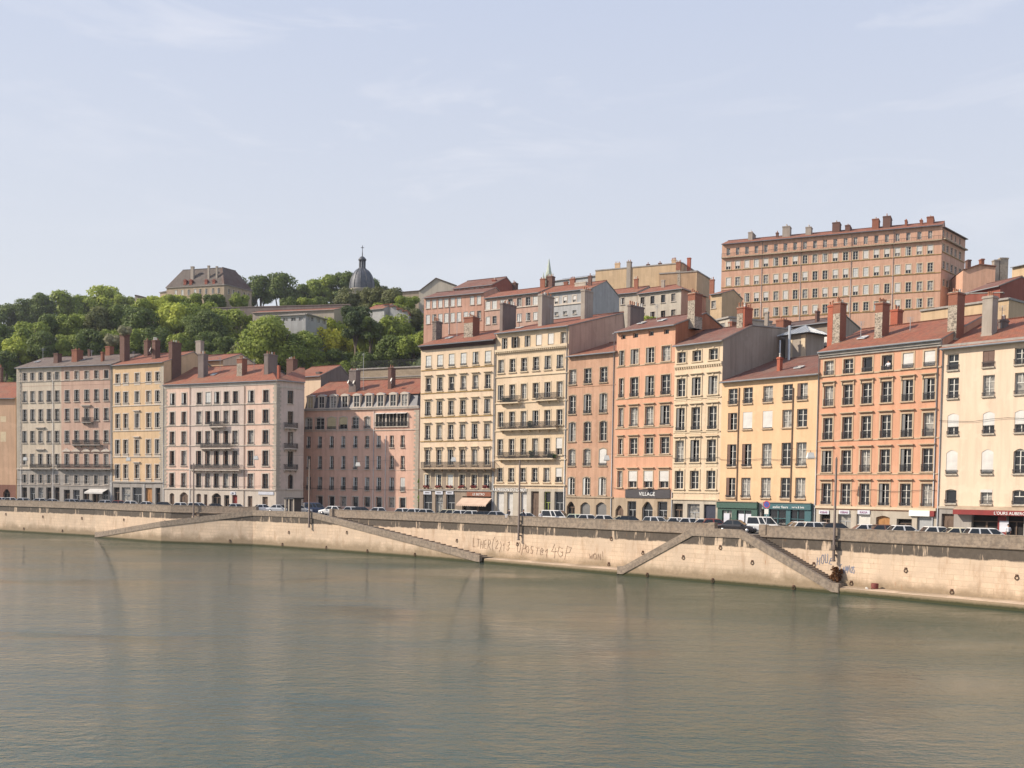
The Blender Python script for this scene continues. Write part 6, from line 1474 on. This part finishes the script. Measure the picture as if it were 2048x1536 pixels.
def car_meshes(ty, col):
    if (ty, col) in CARM: return CARM[(ty, col)]
    Ln, H, body, (c0, c1, r0, r1) = TYPES[ty]; w = .84; mb = MB()
    def ring(x, zt): return [(x,-w*.9,.22),(x,-w,.42),(x,-w,zt-.14),(x,-w*.9,zt),(x,w*.9,zt),(x,w,zt-.14),(x,w,.42),(x,w*.9,.22)]
    rg = [ring(x, z) for x, z in body]
    for a, b in zip(rg, rg[1:]):
        for k in range(8): mb.poly([a[k],a[(k+1)%8],b[(k+1)%8],b[k]], 0, None, k != 7)
    mb.poly(rg[0]); mb.poly(rg[-1])
    zb = .92 if ty != 'van' else 1.02; wr = w*.74; B = [(c0,-w*.92,zb),(c1,-w*.92,zb),(c1,w*.92,zb),(c0,w*.92,zb)]; T_ = [(r0,-wr,H),(r1,-wr,H),(r1,wr,H),(r0,wr,H)]
    T0 = [(r0+.1,-wr+.1,H+.04),(r1-.15,-wr+.1,H+.04),(r1-.15,wr-.1,H+.04),(r0+.1,wr-.1,H+.04)]
    for k in range(4): mb.poly([B[k],B[(k+1)%4],T_[(k+1)%4],T_[k]]); mb.poly([T_[k],T_[(k+1)%4],T0[(k+1)%4],T0[k]])
    mb.poly(T0); mb.box(-Ln/2-.04,-Ln/2+.2,-w*.86,w*.86,.32,.52,1); mb.box(Ln/2-.2,Ln/2+.04,-w*.86,w*.86,.3,.5,1)
    for s in (-1, 1): mb.box(c1-.45,c1-.25,s*w,s*(w+.16),.9,1.04)
    bm = mb.mesh('body', [PAINT[col], BLK]); g = MB()
    def quad(P, ins, pushed):
        P = [Vector(p) for p in P]; c = sum(P, Vector())/4; n = (P[1]-P[0]).cross(P[3]-P[0]).normalized(); n = n if n.dot(c-Vector((0,0,.9))) > 0 else -n
        return [p.lerp(c, ins) + n*pushed for p in P]
    for sgn in (0, 1):
        b0, b1, t0, t1 = (B[0],B[1],T_[0],T_[1]) if sgn == 0 else (B[3],B[2],T_[3],T_[2]); b0,b1,t0,t1 = map(Vector,(b0,b1,t0,t1)); cuts = [0,.5,1] if ty != 'estate' else [0,.33,.66,1]
        if ty == 'van': cuts = [0,.45,.62,1]
        for i, (p, q) in enumerate(zip(cuts, cuts[1:])): g.poly(quad([b0.lerp(b1,p), b0.lerp(b1,q), t0.lerp(t1,q), t0.lerp(t1,p)], .16, .012))
    g.poly(quad([B[1],B[2],T_[2],T_[1]], .1, .012)); g.poly(quad([B[3],B[0],T_[0],T_[3]], .14, .012)); gm = g.mesh('windows', [CGL])
    wh = MB(); wh.lathe([(.1,-.11),(.3,-.11),(.32,-.06),(.32,.06),(.3,.11),(.1,.11)], 18); wm = wh.mesh('tyre', [TYRE]); wm.transform(Matrix.Rotation(R(90),4,'X'))
    rm = MB(); rm.lathe([(.02,-.115),(.19,-.115),(.2,-.09),(.2,.09),(.19,.115),(.02,.115)], 14); rmm = rm.mesh('rim', [RIM]); rmm.transform(Matrix.Rotation(R(90),4,'X'))
    hl = MB(); hl.box(Ln/2-.12,Ln/2+.01,-.16,.16,.6,.76); hm = hl.mesh('headlight', [LAMPW]); tl = MB(); tl.box(-Ln/2-.01,-Ln/2+.1,-.1,.1,.6,.85); tm = tl.mesh('tail_light', [LAMPR])
    CARM[(ty, col)] = (bm, gm, wm, rmm, hm, tm, Ln); return CARM[(ty, col)]
def car(u, off, ty, col, label, a=None, flip=False):
    bm, gm, wm, rm, hm, tm, Ln = car_meshes(ty, col); s = S(u, off, 6.6); p = M(s, off, 5.48); al = ang(s) + (R(a) if a is not None else R(48 + rnd.uniform(-4,4)))
    if flip: al += math.pi
    r_ = empty('parked_car' if ty != 'van' else 'parked_van', p, al, label=label, cat='car' if ty != 'van' else 'van', group='vehicles parked along the quay')
    b = add('body', bm, r_); add('windows', gm, r_)
    for x in (-Ln*.31, Ln*.32):
        for y in (-.74, .74): t = add('wheel', wm, r_, (x, y, .32)); add('rim', rm, t)
    for y in (-.6, .6): add('headlight', hm, r_, (0, y, 0)); add('tail_light', tm, r_, (0, y, 0))
    return r_
CARS = [(8,'white','saloon','at the far left edge'),(27,'white','hatch','below the brown arch at far left'),(52,'white','hatch','by the first pale pilasters of the left house'),(75,'white','hatch','left of the cream doorways'),(108,'white','saloon','under the cream half of the left house'),(152,'silver','estate','under the arched mezzanine windows'),(178,'grey','hatch','left of the white awning'),
 (205,'white','hatch','under the small white awning'),(243,'red','hatch','before the left window of the ochre house'),(268,'white','hatch','before the wooden door of the ochre house, left'),(297,'white','saloon','before the quoins of the ochre house'),(333,'black','hatch','at the first door of the pink corner house'),(368,'white','hatch','at the wide arch of the pink corner house'),(398,'white','estate','right beside the leftmost visible pole'),
 (433,'black','saloon','under the second wide arch of the pink house'),(476,'white','hatch','near the red door of the pink corner house'),(527,'white','saloon','at the quoins of the pink corner house'),
 (708,'white','hatch','in front of the third mansard house shop window'),(728,'black','hatch','dark one between two white ones at the mansard house'),(750,'white','hatch','in front of the fifth mansard house window'),(812,'white','hatch','by the quoins of the mansard house'),(836,'white','hatch','at the left shopfront column of the ivory house'),
 (858,'white','hatch','before the first blue shop window'),(890,'cream','estate','before the third blue shop window'),(928,'white','hatch','left of the salmon awning'),(951,'white','hatch','under the salmon awning, left one'),(974,'black','hatch','under the salmon awning, right one'),(999,'silver','hatch','before the cream shop shutters'),(1056,'white','saloon','right of the tall pole at the graffiti'),
 (1158,'pale green','hatch','before the dark arch of the terracotta house'),(1181,'white','hatch','between the two arches of the terracotta house'),(1214,'white','hatch','before the right arch of the terracotta house'),(1240,'cream','saloon','before the small arched door of the tall orange house'),(1264,'black','hatch','before the left window of the black fascia shop'),(1361,'white','hatch','left end of the narrow cream house'),
 (1384,'white','hatch','in the middle of the narrow cream house'),(1411,'white','saloon','before the navy door of the narrow cream house'),(1433,'red','hatch','beside the parapet end at the stairs'),(1590,'white','hatch','first right of the white van'),(1616,'white','hatch','before the teal shop doorway'),(1644,'white','estate','before the leftmost arcade of the deep orange house'),(1676,'black','hatch','just right of the tallest pole'),
 (1737,'white','saloon','before the white roller shutter of the deep orange house'),(1776,'brown','hatch','before the oak door'),(1813,'white','hatch','before the dark shop of the deep orange house'),(1879,'white','hatch','at the narrow doorway of the pale yellow house'),(1921,'cream','saloon','before the grey wall left of the restaurant'),(1978,'white','estate','before the restaurant front')]
NM = {'hatch':'hatchback','saloon':'saloon car','estate':'estate car'}
for u, col, ty, where in CARS:
    car(u, -3.6, ty, col, f'{col} {NM[ty]} parked {where}', flip=(u*7 % 5 == 0))
car(1474, -2.6, 'saloon', 'black', 'black saloon car seen whole through the parapet gap above the stairs', a=14)
car(1531, -4.3, 'van', 'white', 'small white van beside the no parking sign, right of the parapet gap', a=25)
car(1114, -4.2, 'van', 'white', 'white van in front of the cream house with balconies', a=25)
car(1322, -3.4, 'estate', 'silver', 'silver estate car in front of the black fascia shop', a=15)
car(662, -4.0, 'hatch', 'white', 'white hatchback nosing out behind the left parapet end', a=20, flip=True)
car(631, -7.5, 'van', 'blue', 'dark blue van in the opening above the long stairs', a=60)
car(560, -3.4, 'saloon', 'silver', 'silver saloon car glinting left of the kiosk', a=15)
car(601, -4.5, 'hatch', 'white', 'white hatchback just right of the kiosk', a=50)
# ---------------------------------------------------------------- poles with wires and hanging lanterns
POLE = plain('brown_painted_steel', (.13,.10,.085), .55, .3)
poles = []
for u, off, vt, vb, lab in ((387,.5,926,1036,'thin tall pole farthest left, above the low end of the long stairs'),(618,WD+.4,918,1054,'tall pole at the landing of the long stairs'),(1037,.45,920,1079,'tall pole rising between the two graffiti groups'),(1667,.45,914,1121,'tallest nearest pole at the right beside the blue graffiti')):
    s, zb_ = wallpt(u, vb, off); p = M(s, off, zb_); Y = p.y; top = p.z + (vb-vt)*Y/FPX
    r_ = empty('utility_pole', p, ang(s), label=lab, cat='pole', group='steel poles fixed to the quay wall'); mb = MB(); mb.tube([(0,0,0),(0,0,top-p.z-.2),(0,0,top-p.z)], [.15,.11,.03], 10); mb.tube([(0,0,-.1),(0,0,.05)], .2, 10); mb.build('shaft', POLE, r_)
    mb = MB()
    for zz in (.5, 2.4): mb.box(-.12,.12,0,off-(WD if off > 2 else 0)-.02 if False else .45,zz,zz+.14)
    mb.box(-.2,.2,-.2,.2,1.1,1.6) if u == 1667 else None
    mb.build('bracket', POLE, r_); poles.append((u, Vector((p.x,p.y,top))))
lamps = [(51,917,205),(257,918,196),(512,915,181),(716,928,176),(907,918,156),(1213,915,137),(1621,910,114.5)]
LCAP = plain('white_enamel', (.75,.73,.68), .4)
for i, (u, v, Y) in enumerate(lamps):
    p = at(u, v, Y); r_ = empty('hanging_lantern', p, 0, label=['leftmost hanging white lantern, before the far left house','white lantern hanging before the ochre house','white lantern hanging before the pink corner house','white lantern hanging before the mansard house','white lantern hanging before the ivory house balcony','white lantern hanging between terracotta and tall orange house','nearest white lantern hanging between the apricot and deep orange houses'][i], cat='street lamp', group='lanterns hung over the quay road')
    mb = MB(); A = [(-.42,-.3,-.32),(.42,-.3,-.32),(.42,.3,-.32),(-.42,.3,-.32)]; B_ = [(-.28,-.2,.28),(.28,-.2,.28),(.28,.2,.28),(-.28,.2,.28)]
    for k in range(4): mb.poly([A[k],A[(k+1)%4],B_[(k+1)%4],B_[k]])
    mb.poly(B_); mb.build('hood', LCAP, r_); mb = MB(); mb.box(-.36,.36,-.25,.25,-.42,-.33); mb.build('lamp_glass', plain('frosted_glass',(.6,.6,.55),.3), r_)
    # wire from the facade over the lamp to the river side
    sd = S(u, 0, 12.); n_ = (M(sd,1)-M(sd,0)).normalized(); q = (M(sd,0) - p); q.z = 0; d = q.dot(n_); A1 = p + n_*min(d, 14) + Vector((0,0,.6)); A2 = p - n_*max(2, (17 - d)) + Vector((0,0,.9))
    mb = MB(); off_ = -p; P0 = [A2-p, Vector((0,0,.45)), A1-p] if u in (1621,) else [A2-p, Vector((0,0,.45))]
    mb.tube([v_ for v_ in P0], .012, 4); mb.tube([(0,0,.28),(0,0,.5)], .03, 4); mb.build('wire', IRON, r_)
# no parking sign
s = S(1533, -1.2, 7); p = M(s, -1.2, 5.47); r_ = empty('road_sign', p, ang(s), label='round no parking sign over a white plate on a post by the white van', cat='sign'); mb = MB(); mb.tube([(0,0,0),(0,0,3.7)], .045, 8); mb.build('post', ZINC, r_)
def disc(mb, r, y, m, z): mb.poly([(r*math.cos(2*math.pi*k/20), y, z+r*math.sin(2*math.pi*k/20)) for k in range(20)], m)
mb = MB(); disc(mb,.42,-.07,0,3.3); disc(mb,.33,-.075,1,3.3); mb.bar((-.22,-.08,3.52),(.22,-.08,3.08),.09,0,.01); mb.build('sign_disc', [plain('sign_red',(.45,.04,.04),.5), plain('sign_blue',(.04,.07,.30),.5)], r_); mb = MB(); mb.box(-.25,.25,-.08,-.04,2.25,2.8); mb.build('sign_plate', WHITE, r_)
# kiosk
s = S(587, -2.2, 7); p = M(s, -2.2, 5.47); r_ = empty('kiosk', p, ang(s), label='small dark flat roofed kiosk with pale posts by the pink corner house', cat='kiosk'); mb = MB(); mb.box(-.9,.9,-.7,.9,0,2.5); mb.build('body', plain('dark_kiosk_panel',(.06,.05,.05),.6), r_); mb = MB(); mb.box(-1.25,1.25,-1.05,1.2,2.5,2.75); mb.build('roof', IRON, r_)
for x in (-1.05,-.1,1.05): mb = MB(); mb.box(x-.09,x+.09,-.95,-.78,0,2.5); mb.build('post', STONE, r_)
# clay coloured drum and rubbish on the ledge
s_, z_ = wallpt(1746, 1184, 1.); p = M(s_, 1., .4); r_ = empty('rubbish_heap', p, .4, label='rusty drum and rubbish heap on the ledge right of the steep stairs', cat='rubbish'); mb = MB(); mb.lathe([(.02,0),(.33,0),(.35,.03),(.35,.8),(.33,.83),(.3,.8),(.02,.8)], 16, 0, (.2,0,0)); mb.build('drum', plain('rust_red_metal',(.16,.035,.025),.7), r_)
rr = random.Random(4); mb = MB()
for k in range(9): x, y = rr.uniform(-.8,.1), rr.uniform(-.3,.3); mb.bar((x,y,.05+.03*k),(x+rr.uniform(-.5,.5),y+rr.uniform(-.3,.3),.1+.04*k), rr.uniform(.06,.16), k % 2)
mb.build('scraps', [plain('dirty_board',(.22,.12,.08),.8), WHITE], r_)
# ---------------------------------------------------------------- people
SKIN = plain('skin', (.50,.28,.19), .6); HAIR = plain('dark_hair', (.03,.02,.015), .6)
CL = {'white': plain('white_cotton', (.72,.72,.74), .8), 'black': plain('black_cotton', (.025,.022,.03), .8), 'denim': plain('blue_denim', (.08,.10,.17), .8), 'beige': plain('beige_trousers', (.55,.47,.36), .8), 'pink': plain('pink_cotton', (.5,.25,.26), .8)}
def person(loc, rz, label, pose, top, legs):
    """one continuous skinned body; z=0 at the seat (sitting) or at the feet (standing)"""
    if pose == 'sit':
        J = {'pel':(0,0,.1),'ch':(0,.0,.48),'nk':(0,-.03,.62),'hd':(0,-.05,.76),'ht':(0,-.04,.86)}
        for s, q in ((-1,'l'),(1,'r')):
            J.update({'hp'+q:(.1*s,-.02,.1),'kn'+q:(.13*s,-.48,.12),'an'+q:(.13*s,-.5,-.32),'to'+q:(.14*s,-.66,-.38),'sh'+q:(.19*s,0,.55),'el'+q:(.26*s,-.04,.3),'wr'+q:(.2*s,-.25,.2),'ha'+q:(.17*s,-.34,.18)})
    else:
        J = {'pel':(0,0,.92),'ch':(0,0,1.3),'nk':(0,-.02,1.46),'hd':(0,-.04,1.6),'ht':(0,-.03,1.7)}
        for s, q in ((-1,'l'),(1,'r')):
            fw = .12*s if pose == 'walk' else 0
            J.update({'hp'+q:(.1*s,0,.9),'kn'+q:(.11*s,-fw-.02,.49),'an'+q:(.11*s,-fw*1.2+.02,.09),'to'+q:(.12*s,-fw*1.2-.14,.03),'sh'+q:(.19*s,0,1.39),'el'+q:(.25*s,fw*.6+.02,1.12),'wr'+q:(.23*s,fw-.1,.92),'ha'+q:(.22*s,fw-.14,.84)})
            if pose == 'lean': J.update({'el'+q:(.27*s,-.16,1.16),'wr'+q:(.12*s,-.36,1.1),'ha'+q:(.06*s,-.42,1.1)})
    rad = {'pel':.15,'ch':.15,'nk':.055,'hd':.095,'ht':.06,'hp':.09,'kn':.06,'an':.045,'to':.035,'sh':.075,'el':.045,'wr':.03,'ha':.035}
    names = list(J); E = [('pel','ch'),('ch','nk'),('nk','hd'),('hd','ht')]
    for q in 'lr': E += [('pel','hp'+q),('hp'+q,'kn'+q),('kn'+q,'an'+q),('an'+q,'to'+q),('ch','sh'+q),('sh'+q,'el'+q),('el'+q,'wr'+q),('wr'+q,'ha'+q)]
    me = bpy.data.meshes.new('b'); me.from_pydata([J[n] for n in names], [(names.index(a), names.index(b)) for a, b in E], []); o = bpy.data.objects.new('b', me); COL.objects.link(o)
    m = o.modifiers.new('s', 'SKIN'); m.use_smooth_shade = True; o.modifiers.new('u', 'SUBSURF').levels = 1
    for i, n in enumerate(names):
        rr_ = rad.get(n, rad.get(n[:2], .05)); me.skin_vertices[0].data[i].radius = (rr_, rr_*(.75 if n in ('pel','ch') else 1)); me.skin_vertices[0].data[i].use_root = (n == 'pel')
    dg = bpy.context.evaluated_depsgraph_get(); bm = bpy.data.meshes.new_from_object(o.evaluated_get(dg)); bpy.data.objects.remove(o)
    for mt in (SKIN, CL[top], CL[legs], BLK): bm.materials.append(mt)
    wz = J['pel'][2]+.06; nz = J['nk'][2]-.02
    for p in bm.polygons:
        c = p.center; k = 0
        if c.z < nz:
            k = 1 if c.z > wz and not (pose == 'sit' and c.y < -.3 and abs(c.x) < .1) else 2
            if abs(c.x) > .15 and pose != 'sit' and c.z > J['kn'+'r'][2]: k = 1 if c.z > J['elr'][2]-.05 else 0
            if c.z < J['anr'][2]+.02: k = 3
        p.material_index = k; p.use_smooth = True
    r_ = empty('person', loc, rz, label=label, cat='person'); add('body', bm, r_)
    h = J['hd']; mb = MB(); mb.lathe([(.1,-.03),(.112,.02),(.105,.07),(.07,.12),(.01,.14)], 12, 0, (h[0], h[1]+.02, h[2]+.02)); mb.build('hair', HAIR, r_); return r_
s, _ = wallpt(1018, 1028, 0); person(M(s, 0., 6.53), ang(s), 'person in pale trousers sitting on the parapet with legs dangling, left of the tall pole', 'sit', 'black', 'white')
s, _ = wallpt(1044, 1028, 0); person(M(s, -.25, 6.53), ang(s)+2.6, 'person in dark top sitting on the parapet just right of the tall pole', 'sit', 'black', 'denim')
s, _ = wallpt(1069, 1028, 0); person(M(s, -1.2, 5.47), ang(s)+.9, 'person in a white shirt standing behind the parapet left of the lime shopfront', 'stand', 'white', 'beige')
a_, z_ = B2F.loc(460, 486); person(B2F.world(a_, .12, z_-.95), B2F.rot, 'person in a white shirt at the open top floor window of the deep orange house', 'lean', 'white', 'denim')
a_, z_ = B1F.loc(1215, 1440); person(B1F.world(a_, -1.6, .1), B1F.rot+.6, 'person in a white shirt standing outside the restaurant at the right edge', 'walk', 'white', 'black')

# aerials on the roofs and small skylights
for F, xs in ((B12F,(300,640)),(B11F,(930,)),(B10F,(500,760)),(B8F,(300,)),(B7F,(700,900)),(B5F,(600,)),(B2F,(300,590)),(B1F,(1130,))):
    for x in xs:
        L_ = 5.; lx_ = F.loc(x, 300, L_)[0]; antenna(F.root, (lx_, L_, F.zr(L_)), rnd.uniform(1.6, 3.2))
for F, xs in ((B12F,(250,560)),(B10F,(440,)),(B5F,(500,620)),(B3F,(540,)),(B2F,(300,)),(B8F,(240,)),(B7F,(690,))):
    for x in xs:
        L_ = 3.2; lx_ = F.loc(x, 300, L_)[0]; sl_ = F.zr(L_+.9) - F.zr(L_); z_ = F.zr(L_)+.22; mb = MB()
        mb.poly([(-.45,0,.1),(.45,0,.1),(.45,.9,.1+sl_),(-.45,.9,.1+sl_)], 1); mb.bar((-.5,0,.08),(.5,0,.08),.1); mb.bar((-.5,.9,.08+sl_),(.5,.9,.08+sl_),.1); mb.bar((-.5,0,.08),(-.5,.9,.08+sl_),.1); mb.bar((.5,0,.08),(.5,.9,.08+sl_),.1)
        mb.build('roof_window', [ZINC, GLASS], F.root, (lx_, L_, z_))
for F, zc in ((B12F,5.2),(B11F,4.9),(B10F,4.6),(B9F,4.4),(B7F,9.5),(B5F,4.9),(B4F,8.9),(B3F,8.6),(B2F,5.0),(B1F,12.2)):
    mb = MB(); n = 8; mb.tube([(F.W*k/n, -.16, zc+.12*math.cos(k*1.7)) for k in range(n+1)], .022, 4); mb.build('cable', IRON, F.root)
# summer haze over river and hill: one even volume
hzb = MB(); hzb.box(-620, 520, -140, 470, -1.2, 135); a = N('haze_air'); a.t.nodes.remove(a.b)
pv = a.n('ShaderNodeVolumePrincipled'); pv.inputs['Color'].default_value = (.86,.90,.98,1); pv.inputs['Density'].default_value = .00011; pv.inputs['Anisotropy'].default_value = .2
a.l(pv.outputs[0], a.t.nodes['Material Output'].inputs['Volume']); hzo = hzb.build('haze', a.mat); tag(hzo, kind='stuff', label='thin summer haze hanging over the river and the hill')
